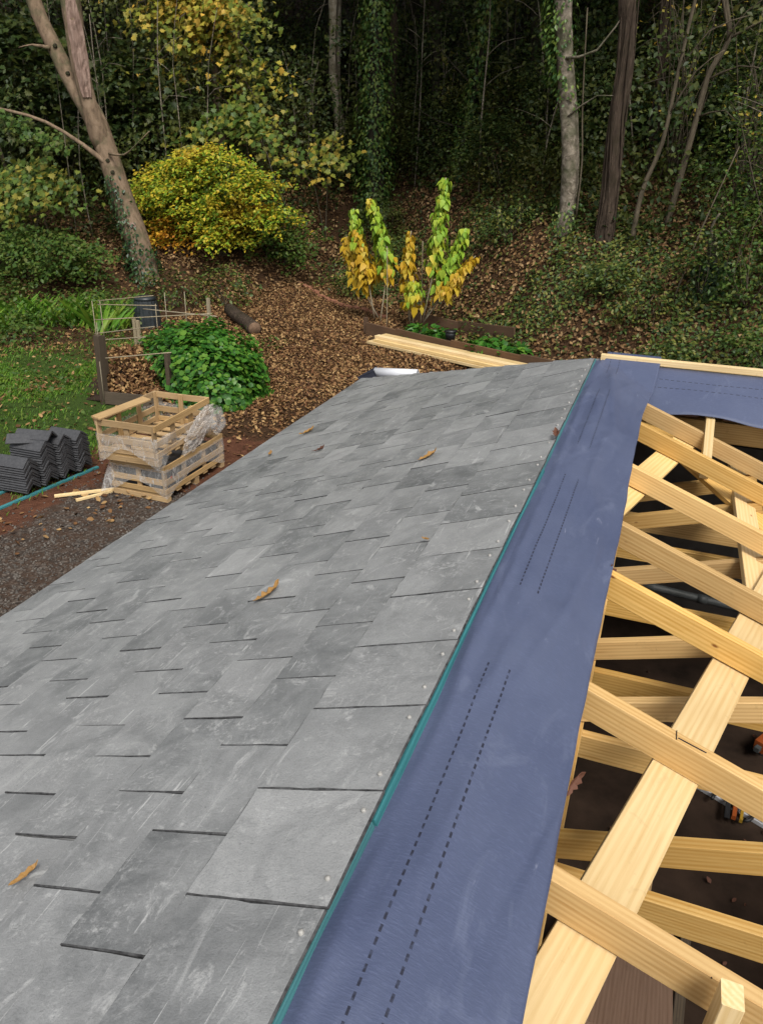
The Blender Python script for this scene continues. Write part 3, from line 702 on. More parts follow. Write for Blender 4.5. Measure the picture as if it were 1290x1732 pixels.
# ------------------------------------------------------------------ crates
def crate(x0, x1, y0, y1, z0, z1, rz, label, pallet=True):
    cx, cy = (x0+x1)/2, (y0+y1)/2; t = thing('wooden_crate', (cx, cy, z0), label, 'crate', 'crates stacked beside the roof', rz)
    Wm = WM[t.name]; a, b = (x1-x0)/2, (y1-y0)/2; hgt = z1-z0
    def bm(name, p0, p1, wd, dp, up=(0, 0, 1)):
        return beam(name, Wm @ Vector(p0), Wm @ Vector(p1), wd, dp, 'timber_crate', t, up=Wm.to_3x3() @ Vector(up), wob=.003)
    zb = .10
    for yy in (-b+.04, 0, b-.04): bm('skid', (-a, yy, .035), (a, yy, .035), .075, .065)
    for i in range(7): 
        yy = -b+.06+(2*b-.12)*i/6
        bm('deck_board', (-a, yy, .08), (a, yy, .08), .09, .018)
    for sx in (-1, 1):
        for yy in (-b+.03, -b/3, b/3, b-.03): bm('post', (sx*(a-.028), yy, zb-.01), (sx*(a-.028), yy, hgt), .07, .022, (sx, 0, 0))
    for sy in (-1, 1):
        for xx in (-a/3*0, ): bm('post', (xx, sy*(b-.03), zb-.01), (xx, sy*(b-.03), hgt-.002), .06, .022, (0, sy, 0))
    for zz, ww in ((hgt-.035, .075), (zb+(hgt-zb)*.42, .07), (zb+.03, .06)):
        for sx in (-1, 1): bm('slat', (sx*(a-.007), -b, zz), (sx*(a-.007), b, zz), ww, .018, (sx, 0, 0))
        for sy in (-1, 1): bm('slat', (-a+.02, sy*(b-.009), zz), (a-.02, sy*(b-.009), zz), ww, .018, (0, sy, 0))
    return t, Wm, a, b, hgt
def wrap(t, Wm, a, b, zlo, zhi, seed, arch=True, bulge=None):
    N_, K = 120, 12; per = [(-a, b), (-a, -b), (a, -b), (a, b)]; segs = [(per[i], per[(i+1) % 4]) for i in range(4)]
    tot = sum(math.dist(*s_) for s_ in segs); V = []; F = []
    for i in range(N_):
        d = tot*i/N_
        for (p, q) in segs:
            L = math.dist(p, q)
            if d <= L: break
            d -= L
        f = d/L; x, y = p[0]+(q[0]-p[0])*f, p[1]+(q[1]-p[1])*f; r = math.hypot(x, y)
        low = zlo+(zhi-zlo)*((.55*math.sin(math.pi*f)**1.5 if arch else .15*math.sin(math.pi*f*2+seed)))+.02*n3(x*6, y*6, seed)
        top = zhi+.03*n3(x*5, y*5, seed+3)
        for j in range(K):
            g = j/(K-1); z = low+(top-low)*g
            off = .012+.02*abs(n3(x*7+z*3, y*7, seed))+.022*max(0, n3(x*3, y*3+z*2, seed+9))
            if bulge: off += bulge(x, y, z, g)
            V.append(Wm @ Vector((x*(1+off/r), y*(1+off/r), z)))
    for i in range(N_):
        for j in range(K-1): k = (i+1) % N_; F.append((i*K+j, k*K+j, k*K+j+1, i*K+j+1))
    o = obj('plastic_wrap', pymesh('plastic_wrap', V, F, True), 'plastic_film', t); o['label'] = 'torn clear plastic film'
tl, Wl, a, b, hg = crate(-5.74, -4.99, 6.50, 7.74, 0, .44, 0, 'lower crate of the two stacked ones, wrapped in torn film, resting on the gravel')
def bl(x, y, z, g): return .17*smooth(-.2, -.38, x)*smooth(-.3, -.7, y)*(1-g)*1.0
wrap(tl, Wl, a, b, .06, .40, 3, True, bl)
# dark box added so the inside of the lower crate reads dark
obj('dark_infill', MB().box(-5.68, -5.05, 6.57, 7.67, .10, .34).mesh('dark_infill'), 'concrete_tile', tl)
for k, (m_, y0, ln) in enumerate((('ink_red', 6.60, .03), ('ink', 6.645, .02), ('ink', 6.672, .03), ('ink', 6.708, .025))):
    obj('stamp', MB().box(-4.9878, -4.9868, y0, y0+ln, .27+.006*(k % 2), .295).mesh('stamp'), m_, tl)
tu, Wu, a, b, hg = crate(-5.79, -5.02, 6.40, 7.58, .475, .95, R(2.5), 'upper crate of the two stacked ones, empty and open on top')
def bu(x, y, z, g): return .20*smooth(.1, .35, x)*smooth(-.1, .5, y)*(.4+.6*math.sin(math.pi*g*.8))+.07*n3(x*5, y*5, z*6)*smooth(0, .3, x)
wrap(tu, Wu, a, b, -.03, .33, 8, True, bu)
V = []; F = []; NU, NV = 34, 22
for i in range(NU):
    for j in range(NV):
        th_ = math.pi*(j+.5)/NV; ph_ = 2*math.pi*i/NU; d_ = (math.sin(th_)*math.cos(ph_), math.sin(th_)*math.sin(ph_), math.cos(th_))
        k_ = 1+.45*abs(n3(d_[0]*2.6+3, d_[1]*2.6, d_[2]*2.2))+.28*abs(n3(d_[0]*6, d_[1]*6+4, d_[2]*5))-.18
        V.append((-4.985+.060*d_[0]*k_+.03*d_[2], 7.24+.34*d_[1]*k_, .66+.19*d_[2]*k_+.16*d_[1]))
for i in range(NU):
    for j in range(NV-1): F.append((i*NV+j, i*NV+j+1, ((i+1) % NU)*NV+j+1, ((i+1) % NU)*NV+j))
tag(obj('plastic_sheet', pymesh('plastic_sheet', V, F), 'plastic_bunch'), 'crumpled bunch of milky plastic film at the right rear of the upper crate', 'plastic sheet')
tag(beam('loose_plank', (-5.72, 6.36, .972), (-5.63, 7.16, .985), .13, .02, 'timber_crate', None, up=(.12, 0, 1)), 'wide loose plank lying on the left rim of the upper crate', 'plank')
tag(beam('stick', (-6.26, 6.11, .03), (-5.72, 6.58, .03), .035, .03, 'timber_pale', None), 'longer of two pale sticks on the soil by the lower crate', 'stick')
tag(beam('stick', (-5.97, 6.13, .02), (-5.76, 6.50, .02), .03, .03, 'timber_pale', None), 'shorter pale stick on the gravel in front of the lower crate', 'stick')

# ------------------------------------------------------------------ stacked ridge tiles
def ridge_tile_mesh():
    L, leg, th, ang = .44, .150, .016, R(38); c, s = math.cos(ang), math.sin(ang)
    prof = [(-leg*c, -leg*s), (-.012, -.003), (0, 0), (.012, -.003), (leg*c, -leg*s), (leg*c-th*s, -leg*s-th*c), (0, -th/c), (-leg*c+th*s, -leg*s-th*c)]
    V = [(x, y, z) for x in (-L/2, L/2) for y, z in prof]; n = len(prof)
    F = [(i, (i+1) % n, n+(i+1) % n, n+i) for i in range(n)]
    F += [(0, 7, 6, 2, 1), (2, 6, 5, 4, 3), (8, 9, 10, 14, 15), (10, 11, 12, 13, 14)]
    me = pymesh('ridge_tile', V, F); me.materials.append(M['concrete_tile']); return me
rtm = ridge_tile_mesh()
ORD = ['top', 'second', 'third', 'fourth', 'fifth', 'sixth', 'seventh', 'eighth', 'ninth', 'tenth', 'eleventh', 'twelfth', 'thirteenth', 'fourteenth', 'fifteenth', 'sixteenth']
for si, (y, nt_, nm, dx) in enumerate(((6.10, 11, 'the shortest, front stack', 0), (6.37, 15, 'the second stack from the front', .02), (6.63, 15, 'the third stack from the front', .05), (6.88, 14, 'the rearmost stack', .09))):
    for k in range(nt_):
        o = bpy.data.objects.new('ridge_tile', rtm)
        m = Matrix.Rotation(random.uniform(-.025, .025)+R(3), 4, 'Z'); m.translation = (-6.76+dx+random.uniform(-.008, .008), y+random.uniform(-.005, .005), .152+k*.0305)
        put(o, None, m); i = nt_-1-k
        tag(o, ('dark grey angled ridge tile, %s in %s' % (ORD[i]+(' from the top' if i else ' tile'), nm)), 'ridge tile', 'stacked ridge tiles')
for k, (px_, py_, rz) in enumerate(((-6.80, 6.40, .5), (-6.74, 6.47, .2))):
    o = bpy.data.objects.new('ridge_tile', rtm); m = Matrix.Rotation(rz, 4, 'Z') @ Matrix.Rotation(-.12, 4, 'X'); m.translation = (px_, py_, .152+15*.0305+.02+k*.03)
    put(o, None, m); tag(o, 'crooked loose ridge tile lying %s on the second stack' % ('uppermost' if k else 'beneath another one'), 'ridge tile', 'stacked ridge tiles')
tag(beam('teal_batten', (-6.62, 5.55, .014), (-6.42, 7.05, .014), .045, .025, 'timber_teal', None), 'teal treated batten under the right ends of the ridge tile stacks', 'batten')
tag(beam('teal_batten', (-6.98, 5.45, .014), (-6.80, 7.0, .014), .045, .025, 'timber_teal', None), 'teal treated batten under the left ends of the ridge tile stacks', 'batten')

# ------------------------------------------------------------------ compost bay, bin, log, hedge
t = thing('compost_bay', (-8.1, 10.3, 0), 'open compost bay of weathered posts and pale canes holding dead leaves', 'compost bay')
beam('post', (-8.13, 9.3, -.05), (-8.08, 9.3, 1.08), .10, .10, 'timber_old', t, up=(0, 1, 0)); beam('post', (-8.42, 9.75, -.05), (-8.40, 9.75, .95), .08, .08, 'timber_old', t, up=(0, 1, 0))
beam('post', (-7.2, 9.75, -.05), (-7.18, 9.75, .80), .07, .07, 'timber_old', t, up=(0, 1, 0))
for x, y, zt in ((-9.52, 12.0, .72), (-9.44, 12.0, .70), (-8.22, 12.6, 1.12)): beam('post', (x, y, 0), (x+.01, y, zt), .06, .05, 'timber_cane', t, up=(0, 1, 0))
beam('board', (-8.1, 9.26, .10), (-7.1, 9.40, .10), .03, .2, 'timber_old', t); beam('board', (-8.42, 9.8, .12), (-9.3, 11.6, .12), .03, .22, 'timber_old', t)
rods = [((-8.26, 9.4, .67), (-6.84, 9.4, .92)), ((-9.27, 10.6, .62), (-8.2, 10.6, .78)), ((-9.54, 10.9, .65), (-8.22, 10.9, .90)), ((-10.11, 11.6, .72), (-7.5, 11.6, 1.06)), ((-10.5, 12.2, .88), (-9.1, 12.2, .97)), ((-10.83, 12.6, .86), (-9.45, 12.6, 1.07)), ((-9.5, 12.3, .86), (-7.6, 11.9, .95))]
for p, q in rods: tube('cane', [(*p, .010), (*[(p[i]+q[i])/2 for i in range(3)], .0095), (*q, .009)], 'white_plastic' if False else 'timber_cane', t, 6)
for x, y, z0, z1 in ((-9.25, 10.6, 0, 1.3), (-9.35, 10.75, 0, .9), (-10.45, 12.2, 0, .95), (-9.21, 12.6, .1, 1.15), (-8.75, 12.6, .1, 1.2), (-9.15, 12.2, .1, 1.0), (-8.05, 9.2, 0, .7)): tube('stake', [(x, y, z0, .008), (x+.02, y, z1, .007)], 'timber_cane', t, 5, sub=1)
n = 9000; X = rng.uniform(-9.3, -6.9, n); Y = rng.uniform(9.4, 12.2, n); X = X-(Y-9.4)*.35
k = (X > -8.15-(Y-9.3)*.62); X, Y = X[k], Y[k]; n = len(X)
Z = .10+.42*np.exp(-((X+8.2+(Y-9.4)*.3)/.75)**2-((Y-10.6)/1.0)**2)+rng.uniform(-.05, .03, n)
tag(leaf_obj('leaf_heap', [leaves(np.stack([X, Y, Z], 1), UP+rv(n, .55), rv(n), rng.uniform(.045, .095, n), 'curl')], 'leaf_litter', None, (-8, 10.4, 0)), 'heap of brown dead leaves inside the compost bay', 'leaf heap', kind='stuff')
xx = np.linspace(-1, 1, 16); hv = [(-8.3-.35*0+x*1.0-y*.5, 10.6+y*1.3, .36*math.exp(-(x/.7)**2-(y/.75)**2)-.02) for x in xx for y in xx]
hf = [(i*16+j, (i+1)*16+j, (i+1)*16+j+1, i*16+j+1) for i in range(15) for j in range(15)]
o = obj('compost_soil', pymesh('compost_soil', hv, hf, True), 'floor_dirt'); tag(o, 'dark compost mound under the dead leaves in the bay', 'compost', kind='stuff')

t = thing('compost_bin', (-10.5, 13.7, .16), 'black ribbed plastic compost bin behind the canes', 'compost bin')
V = []; F = []; n = 40
for i, (z, r) in enumerate(((0, .29), (.25, .275), (.5, .25), (.60, .235), (.66, .18), (.68, .05))):
    for j in range(n):
        a = 2*math.pi*j/n; rr = r*(1+(.035 if j % 2 else 0)*(1 if i < 4 else 0)); V.append((-10.5+rr*math.cos(a), 13.7+rr*math.sin(a), .13+z))
for i in range(5):
    for j in range(n): F.append((i*n+j, i*n+(j+1) % n, (i+1)*n+(j+1) % n, (i+1)*n+j))
F.append(tuple(range(5*n, 6*n))); obj('body', pymesh('body', V, F), 'bin_plastic', t)
tube('lid', [(-10.5, 13.7, .74, .24), (-10.5, 13.7, .80, .22), (-10.5, 13.7, .83, .10)], 'bin_plastic', t, 24, sub=1)

t = thing('log', (-8.6, 14.5, .2), 'cut log lying on the leafy path behind the hedge', 'log')
tube('bark', [(-9.35, 15.2, .38, .135), (-8.9, 14.75, .36, .14), (-8.35, 14.25, .33, .145), (-7.98, 13.9, .31, .15)], 'bark_brown', t, 16, .05, 3)
tube('cut_face', [(-7.985, 13.905, .312, .135), (-7.972, 13.893, .311, .13)], 'heartwood', t, 16, .02, 3, sub=1)

t = thing('hedge_plant', (-7.0, 10.6, 0), 'dense bright green round-leaved climber covering the right of the compost bay', 'plant')
sets = []
def mound(n, c, rad, size, seed):
    d = nrm(rv(n)); d[:, 2] = np.abs(d[:, 2])*1.0-.12; d = nrm(d); bump = 1+.13*np.sin(d[:, 0]*7+seed)*np.sin(d[:, 1]*6+1)+.07*np.sin(d[:, 2]*13+d[:, 0]*9)
    k = (1-.25*rng.random(n)**2.5)*bump; P = np.array(c)+d*np.array(rad)*k[:, None]; P[:, 2] = np.maximum(P[:, 2], .05)
    N = d*np.array([.9, .9, 1.0])+UP*.35+rv(n, .33); T = np.cross(d, rv(n))-UP*.5+d*.3
    return leaves(P, N, T, size*rng.uniform(.6, 1.25, n), 'round')
sets += [mound(5200, (-7.0, 10.6, .0), (.92, .95, 1.02), .085, 1), mound(2600, (-7.9, 11.3, .10), (.95, .85, .80), .08, 3), mound(1900, (-6.5, 10.2, 0), (.55, .75, .80), .082, 5), mound(900, (-7.3, 10.9, .25), (1.05, .8, .85), .06, 8)]
leaf_obj('foliage', sets, 'leaf_round', t, (-7, 10.6, 0))
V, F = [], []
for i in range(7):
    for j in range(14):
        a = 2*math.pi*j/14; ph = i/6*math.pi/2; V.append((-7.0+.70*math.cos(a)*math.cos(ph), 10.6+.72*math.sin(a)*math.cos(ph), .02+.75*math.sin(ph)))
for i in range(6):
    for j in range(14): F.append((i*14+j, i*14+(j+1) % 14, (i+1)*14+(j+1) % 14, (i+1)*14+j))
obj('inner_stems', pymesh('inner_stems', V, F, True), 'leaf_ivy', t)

# ------------------------------------------------------------------ raised bed, planks, bricks, pot
t = thing('raised_bed', (-4, 14.4, .15), 'low raised bed edged with dark sleeper boards below the leafy bank', 'raised bed')
def zg(x, y): return float(gz(x, y))
bf = [(-5.82, 14.80), (-5.05, 14.50), (-3.75, 13.98), (-2.30, 13.45), (-.9, 13.0)]
for p, q in zip(bf[:-1], bf[1:]): beam('board', (*p, .28), (*q, .25), .055, .38, 'timber_sleeper', t, wob=.004)
bb = [(-5.2, 16.05), (-4.0, 15.45), (-2.7, 14.8)]
for p, q in zip(bb[:-1], bb[1:]): beam('board', (*p, zg(*p)+.12), (*q, zg(*q)+.10), .05, .26, 'timber_sleeper', t)
beam('post', (-5.86, 14.86, .05), (-5.86, 14.86, .56), .08, .08, 'timber_sleeper', t, up=(0, 1, 0))
k = 0
NMS = ['lowest left', 'lowest middle', 'lowest right', 'second layer left', 'second layer middle', 'second layer right', 'top left', 'top right']
d = Vector((2.9, -1.05, -.02)); side = Vector((.34, .94, 0)).normalized(); p0 = Vector((-5.44, 14.10, .20))
for lay, cnt in ((0, 3), (1, 3), (2, 2)):
    for j in range(cnt):
        q = p0+side*(.06+j*.155+(.10 if lay == 2 else 0))+Vector((random.uniform(-.12, .15)+(.1 if j else 0), 0, lay*.052+.03))
        tag(beam('timber_board', q, q+d*1.25, .148, .048, 'timber_pale', None, wob=.003), 'new pale timber board, %s in the pile behind the roof' % NMS[k], 'board', 'boards piled behind the roof'); k += 1
for i in range(13):
    f = i/12; x = -9.2+(3.25)*f; y = 18.55-2.4*f-.25*math.sin(f*3); V, F = chamfer_box(.215, .10, .075, .012)
    m = Matrix.Rotation(math.atan2(-2.4, 3.25)+random.uniform(-.25, .25), 4, 'Z') @ Matrix.Rotation(random.uniform(-.15, .15), 4, 'X'); m.translation = (x, y, zg(x, y)+.03)
    o = obj('edging_brick', pymesh('edging_brick', V, F), 'brick_old', None, m); tag(o, 'weathered red brick, %s from the left in the row edging the leafy path' % (['first']+ORD[1:])[i], 'brick', 'bricks edging the path')
t = thing('plant_pot', (-3.86, 14.28, .38), 'small black plant pot standing in the raised bed', 'pot')
px0, py0, pz0 = -3.86, 14.30, .36
tube('body', [(px0, py0, pz0, .085), (px0, py0, pz0+.12, .10), (px0, py0, pz0+.20, .112)], 'pot_plastic', t, 18, sub=1)
tube('rim', [(px0, py0, pz0+.19, .122), (px0, py0, pz0+.225, .122)], 'pot_plastic', t, 18, sub=1)
for (x, y, z, s_, lab) in ((-4.55, 14.75, .30, .9, 'bright green leafy weed left of the black pot in the raised bed'), (-3.1, 14.15, .28, 1.0, 'larger leafy green plant in the right part of the raised bed'), (-2.55, 13.95, .28, .8, 'leafy green plant in the bed nearest the slate roof'), (-4.15, 14.6, .3, .7, 'small green seedling clump directly behind the black pot')):
    t = thing('bed_plant', (x, y, z), lab, 'plant', 'green plants in the raised bed'); n = int(170*s_)
    a = rng.uniform(0, 6.28, n); r = rng.random(n)**.6*.42*s_; P = np.stack([x+r*np.cos(a), y+r*np.sin(a), z+.05+.22*s_*(1-(r/.45)**2)*rng.random(n)], 1)
    leaf_obj('foliage', [leaves(P, UP+rv(n, .45), np.stack([np.cos(a), np.sin(a), .1*np.ones(n)], 1)+rv(n, .3), rng.uniform(.08, .17, n), 'heart')], 'leaf_round', t, (x, y, z))
    tubes('stem', [[(x, y, z-.05, .006), (x+.12*math.cos(q), y+.12*math.sin(q), z+.12, .004)] for q in (0, 1.3, 2.6, 4, 5.2)], 'bark_twig', t, 4, sub=1)
# tall leafy stems
def tall_plant(path, gold, label, wid=.29):
    b = path[0]; t = thing('tall_plant', tuple(b), label, 'plant', 'tall plants in the raised bed')
    tube('stem', [(*p, .016-.009*i/len(path)) for i, p in enumerate(path)], 'timber_cane', t, 6)
    P = np.array(path); seg = np.linalg.norm(np.diff(P, axis=0), axis=1); cum = np.concatenate([[0], np.cumsum(seg)]); L = cum[-1]
    n = int(120*L*1.15); u = .36+.64*rng.random(n)**.85; d = u*L; Q = np.stack([np.interp(d, cum, P[:, i]) for i in range(3)], 1)
    a = rng.uniform(0, 6.28, n); rad = wid*(1.05-.55*(u-.36)/.64)*rng.uniform(.15, 1.25, n)*.6
    out = np.stack([np.cos(a), np.sin(a), np.zeros(n)], 1)
    N = out*1.1+UP*.55+rv(n, .3); T = out*.35-UP*1.0+rv(n, .25)
    sz = .175*(1.12-.45*(u-.36)/.64)*rng.uniform(.5, 1.25, n)
    g = u+rng.normal(0, .07, n) < (gold if gold < 1 else 9)
    for nm, mk, mt in (('leaves', ~g, 'leaf_lime'), ('yellow_leaves', g, 'leaf_gold')):
        if mk.sum(): leaf_obj(nm, [leaves((Q+out*rad[:, None])[mk], N[mk], T[mk], sz[mk], 'heart')], mt, t, tuple(b))
tall_plant([(-5.78, 15.5, .33), (-5.68, 15.6, 1.64), (-5.89, 15.6, 2.33), (-6.1, 15.6, 2.84)], .5, 'tall lime green plant left of the canes, yellow on its lower leaves')
tall_plant([(-5.95, 15.6, .4), (-6.17, 15.6, 1.49), (-6.37, 15.6, 2.08), (-6.45, 15.6, 2.63)], .78, 'shorter plant at the far left of the bed, yellow with a green tip')
tall_plant([(-5.9, 15.7, .4), (-6.45, 15.7, 1.35), (-6.66, 15.7, 2.06)], 1, 'golden drooping leaved plant leaning out at the leftmost of the bed')
tall_plant([(-5.15, 15.6, .42), (-5.22, 15.6, 1.67), (-5.17, 15.6, 2.25)], 1, 'slim plant with a golden tuft between the bamboo canes', .2)
tall_plant([(-4.84, 15.6, .45), (-4.60, 15.6, 1.82), (-4.56, 15.6, 2.62), (-4.49, 15.6, 3.27)], .37, 'tallest lime green leafy plant in the raised bed')
tall_plant([(-4.8, 15.6, .45), (-4.48, 15.6, 1.24), (-4.2, 15.6, 1.85), (-4.03, 15.6, 2.36)], .42, 'green leafy plant leaning right beside the tallest one')
tall_plant([(-4.8, 15.5, .42), (-4.38, 15.5, 1.07), (-4.06, 15.5, 1.51), (-3.76, 15.5, 1.85)], 1, 'golden yellow plant leaning far right over the raised bed')
tall_plant([(-5.0, 15.4, .42), (-4.98, 15.4, .9), (-5.02, 15.4, 1.3)], .6, 'low bushy lime plant at the foot of the tallest one', .4)
for i, (x, y, zt, lab) in enumerate(((-5.55, 15.3, 1.95, 'bamboo cane right of the left tall plants'), (-5.17, 15.75, 1.75, 'bamboo cane holding the slim golden tufted plant'), (-4.93, 15.75, 2.05, 'bamboo cane left of the tallest lime plant'))):
    tag(tube('bamboo_cane', [(x, y, .3, .011), (x-.01, y, 1.1, .011), (x-.03, y, zt, .009)], 'timber_cane', None, 6), lab, 'cane', 'canes in the raised bed')

# ------------------------------------------------------------------ trees
def ivy_on(path, n, spread, size=.09, z0=-1e9, z1=1e9, side=None):
    P = np.array(path); P = P[np.argsort(P[:, 2])]; seg = np.linalg.norm(np.diff(P[:, :3], axis=0), axis=1); cum = np.concatenate([[0], np.cumsum(seg)])
    d = rng.random(n)*cum[-1]; Q = np.stack([np.interp(d, cum, P[:, i]) for i in range(4)], 1); k = (Q[:, 2] > z0) & (Q[:, 2] < z1); Q = Q[k]; n = len(Q)
    a = rng.uniform(0, 6.28, n) if side is None else rng.normal(side, .5, n)
    out = np.stack([np.cos(a), np.sin(a), np.zeros(n)], 1); thick = spread*(.35+.65*np.abs(np.sin(Q[:, 2]*2.1+a*1.3)))*rng.random(n)
    return leaves(Q[:, :3]+out*(Q[:, 3]+.01+thick)[:, None], out+UP*.5+rv(n, .35), -UP+out*.3+rv(n, .5), size*rng.uniform(.6, 1.3, n), 'diamond')
CROWNS = []
def shared_crown(i):
    if not CROWNS:
        for k in range(3):
            V, F = crown((0, 0, 0), (3.4, 3.4, 2.6), 5200, .30, 'diamond', 46, .5, .26, .35); me = trimesh('crown', V, F); me.materials.append(M['leaf_dark']); CROWNS.append(me)
    return CROWNS[i % 3]
def tree(name, path, mat, label, n=14, jit=.06, crown_at=None, cs=1.0, branches=(), ivy=None, group=None, seed=1, vines=(), ivymat='leaf_ivy'):
    path = sorted(path, key=lambda p: p[2]); b = path[0]
    g = (b[0], b[1], min(b[2], zg(b[0], b[1])))
    t = thing(name, g, label, 'tree', group)
    full = [(b[0], b[1], g[2]-.3, b[3]*1.25)]+list(path)
    if crown_at: full.append((crown_at[0], crown_at[1], crown_at[2], path[-1][3]*.5))
    tube('trunk', full, mat, t, n, jit, seed)
    for p in branches: tube('branch', p, mat, t, 7, .05, sub=2)
    for p in vines: tube('vine', p, 'bark_brown' if len(vines) > 2 else 'bark_twig', t, 6, .1)
    if ivy: leaf_obj('ivy', ivy, ivymat, t, g)
    if crown_at:
        for dx, dy, dz, s_ in ((0, .6, .4, .9), (-1.6, 1.4, -.2, .65)):
            o = bpy.data.objects.new('crown', shared_crown(random.randint(0, 2)))
            m = Matrix.Translation((crown_at[0]+dx*cs, crown_at[1]+dy*cs, crown_at[2]+dz*cs)) @ Matrix.Rotation(random.uniform(0, 6), 4, 'Z') @ Matrix.Scale(cs*s_, 4); put(o, t, m)
    return t
LT = [(-12.29, 16.2, 0.6, 0.355), (-12.46, 16.2, 1.64, 0.289), (-12.78, 16.2, 2.64, 0.256), (-13.05, 16.2, 3.61, 0.252), (-13.3, 16.2, 4.35, 0.252), (-13.76, 16.2, 5.02, 0.188), (-14.1, 16.2, 5.68, 0.173), (-14.42, 16.2, 6.32, 0.172), (-14.64, 16.2, 7.11, 0.166), (-14.8, 16.2, 8.19, 0.145), (-15.1, 16.5, 10, 0.119)]
lt = tree('leaning_tree', LT, 'bark_beech', 'big leaning forked tree with smooth brown bark and a broken limb', 18, .05, (-15.3, 16.8, 12.5), 1.0,
     [[(-12.8, 16.1, 3.2, .075), (-13.38, 15.8, 3.73, .05), (-14.16, 15.6, 4.18, .04), (-14.98, 15.4, 4.40, .034), (-15.87, 15.3, 4.5, .025), (-16.64, 15.2, 4.4, .015)],
      [(-12.82, 16.0, 3.55, .03), (-12.32, 15.9, 3.53, .02), (-11.88, 15.8, 3.75, .013), (-11.48, 15.8, 4.03, .008)], [(-14.1, 16.0, 5.7, .05), (-14.5, 15.9, 5.76, .02), (-14.8, 15.8, 5.7, .012)]],
     [ivy_on(LT[:4], 520, .09, .085, .7, 3.1, -1.55), ivy_on(LT[:2], 520, .2, .09, .4, 1.5)])
LRp = [(-13.10, 16.2, 3.55, .12)]+[(-13.12, 16.1, 3.9, 0.222), (-13.22, 16.02, 4.6, 0.185), (-13.3, 16.0, 5.3, 0.189), (-13.33, 16.0, 5.9, 0.207), (-13.35, 16.0, 6.35, 0.211), (-13.36, 16.0, 6.8, 0.185), (-13.36, 16.0, 6.9, 0.089)]
tube('broken_limb', LRp, 'bark_beech', lt, 16, .07, 4)
# torn wound on the near face of the broken limb
V = []; F = []
for i in range(20):
    f = i/19; z = 4.7+2.05*f; cx, cy = -13.235-.12*f, 16.0; wd = .165*math.sin(math.pi*min(1, .10+f*.84))**.55*(1+.12*n3(f*9, 0, 3)); rr = .215+.015*math.sin(f*3)
    for j in range(7):
        a = (j/6-.5)*2*wd; dpt = math.sqrt(max(.0004, rr*rr-a*a))+.012-.035*(1 if 0 < j < 6 else 0)*(.5+n3(f*14, j*1.3, 1))
        V.append((cx+.77*a+.63*dpt, cy+.63*a-.77*dpt, z))
for i in range(19):
    for j in range(6): F.append((i*7+j, i*7+j+1, i*7+j+8, i*7+j+7))
o = obj('torn_wood', pymesh('torn_wood', V, F), 'bark_wound', lt); md = o.modifiers.new('thickness', 'SOLIDIFY'); md.thickness = .03; o['label'] = 'pale torn wood of the broken limb'
tube('knot', [(-12.39, 16.01, 1.98, .085), (-12.36, 15.97, 1.98, .07), (-12.37, 15.98, 1.98, .03)], 'bark_wound', lt, 12, .1, sub=1)
for x, y, z in ((-13.86, 16.02, 5.2), (-13.0, 15.96, 3.4), (-12.9, 15.96, 3.15), (-14.12, 16.03, 5.75)): tube('knot', [(x+.13, y+.03, z, .05), (x+.155, y, z, .038), (x+.15, y+.005, z, .01)], 'bark_dark', lt, 10, .1, sub=1)

T575 = [(-10.72, 24.5, 8.64, .208), (-10.75, 24.5, 6.87, .179), (-10.78, 24.5, 5.78, .165), (-10.66, 24.5, 4.81, .149), (-10.53, 24.5, 3.8, .2)]
tree('slim_tree', T575, 'bark_white', 'slim pale straight trunk standing behind the yellow bush', 12, .10, (-10.6, 24.6, 14), 1.0, ivy=[ivy_on(T575, 260, .08, .1, 4.7, 5.8)], vines=[[(-10.6, 24.3, 4, .03), (-10.5, 24.25, 5, .03), (-10.62, 24.25, 6.4, .028), (-10.5, 24.25, 8.6, .025)]])
T635 = [(-8.2, 21.5, 7.98, .194), (-8.24, 21.5, 5.92, .203), (-8.26, 21.5, 3.81, .229), (-8.23, 21.5, 1.89, .289)]
tree('ivy_tree', T635, 'bark_dark', 'thick trunk wholly covered in dark ivy above the tall plants', 12, .06, (-8.3, 21.8, 12.5), 1.0, ivymat='leaf_ivy_lit', ivy=[ivy_on(T635, 4600, .42, .11)])
T800 = [(-5.21, 21.3, 7.8, .064), (-5.35, 21.3, 5.98, .074), (-5.56, 21.3, 4.67, .084), (-5.7, 21.3, 3.84, .093), (-5.78, 21.3, 2.7, .111)]
tree('ivy_tree', T800, 'bark_dark', 'thin leaning stem hung with ivy right of the thick ivy trunk', 9, .08, (-5.0, 21.6, 11.5), .8, ivy=[ivy_on(T800, 1900, .30, .11)], ivymat='leaf_ivy_lit',
     branches=[[(-5.4, 21.2, 5.6, .02), (-5.0, 21, 5.75, .015), (-4.3, 20.9, 5.7, .008)], [(-5.5, 21.2, 4.8, .02), (-5.1, 21, 4.75, .015), (-4.5, 20.9, 4.8, .008)], [(-5.45, 21.2, 5.2, .02), (-6.2, 21, 5.9, .014), (-6.6, 20.9, 6.3, .008)], [(-5.6, 21.2, 4.3, .02), (-6.3, 21, 4.45, .014), (-7.0, 20.9, 4.8, .008)]])
T960 = [(-2.83, 17.1, 6.93, 0.168), (-2.71, 17.1, 5.8, 0.17), (-2.55, 17.1, 4.9, 0.168), (-2.4, 17.1, 4.17, 0.172), (-2.3, 17.1, 3.42, 0.18), (-2.26, 17.1, 2.8, 0.162), (-2.26, 17.1, 2.26, 0.201)]
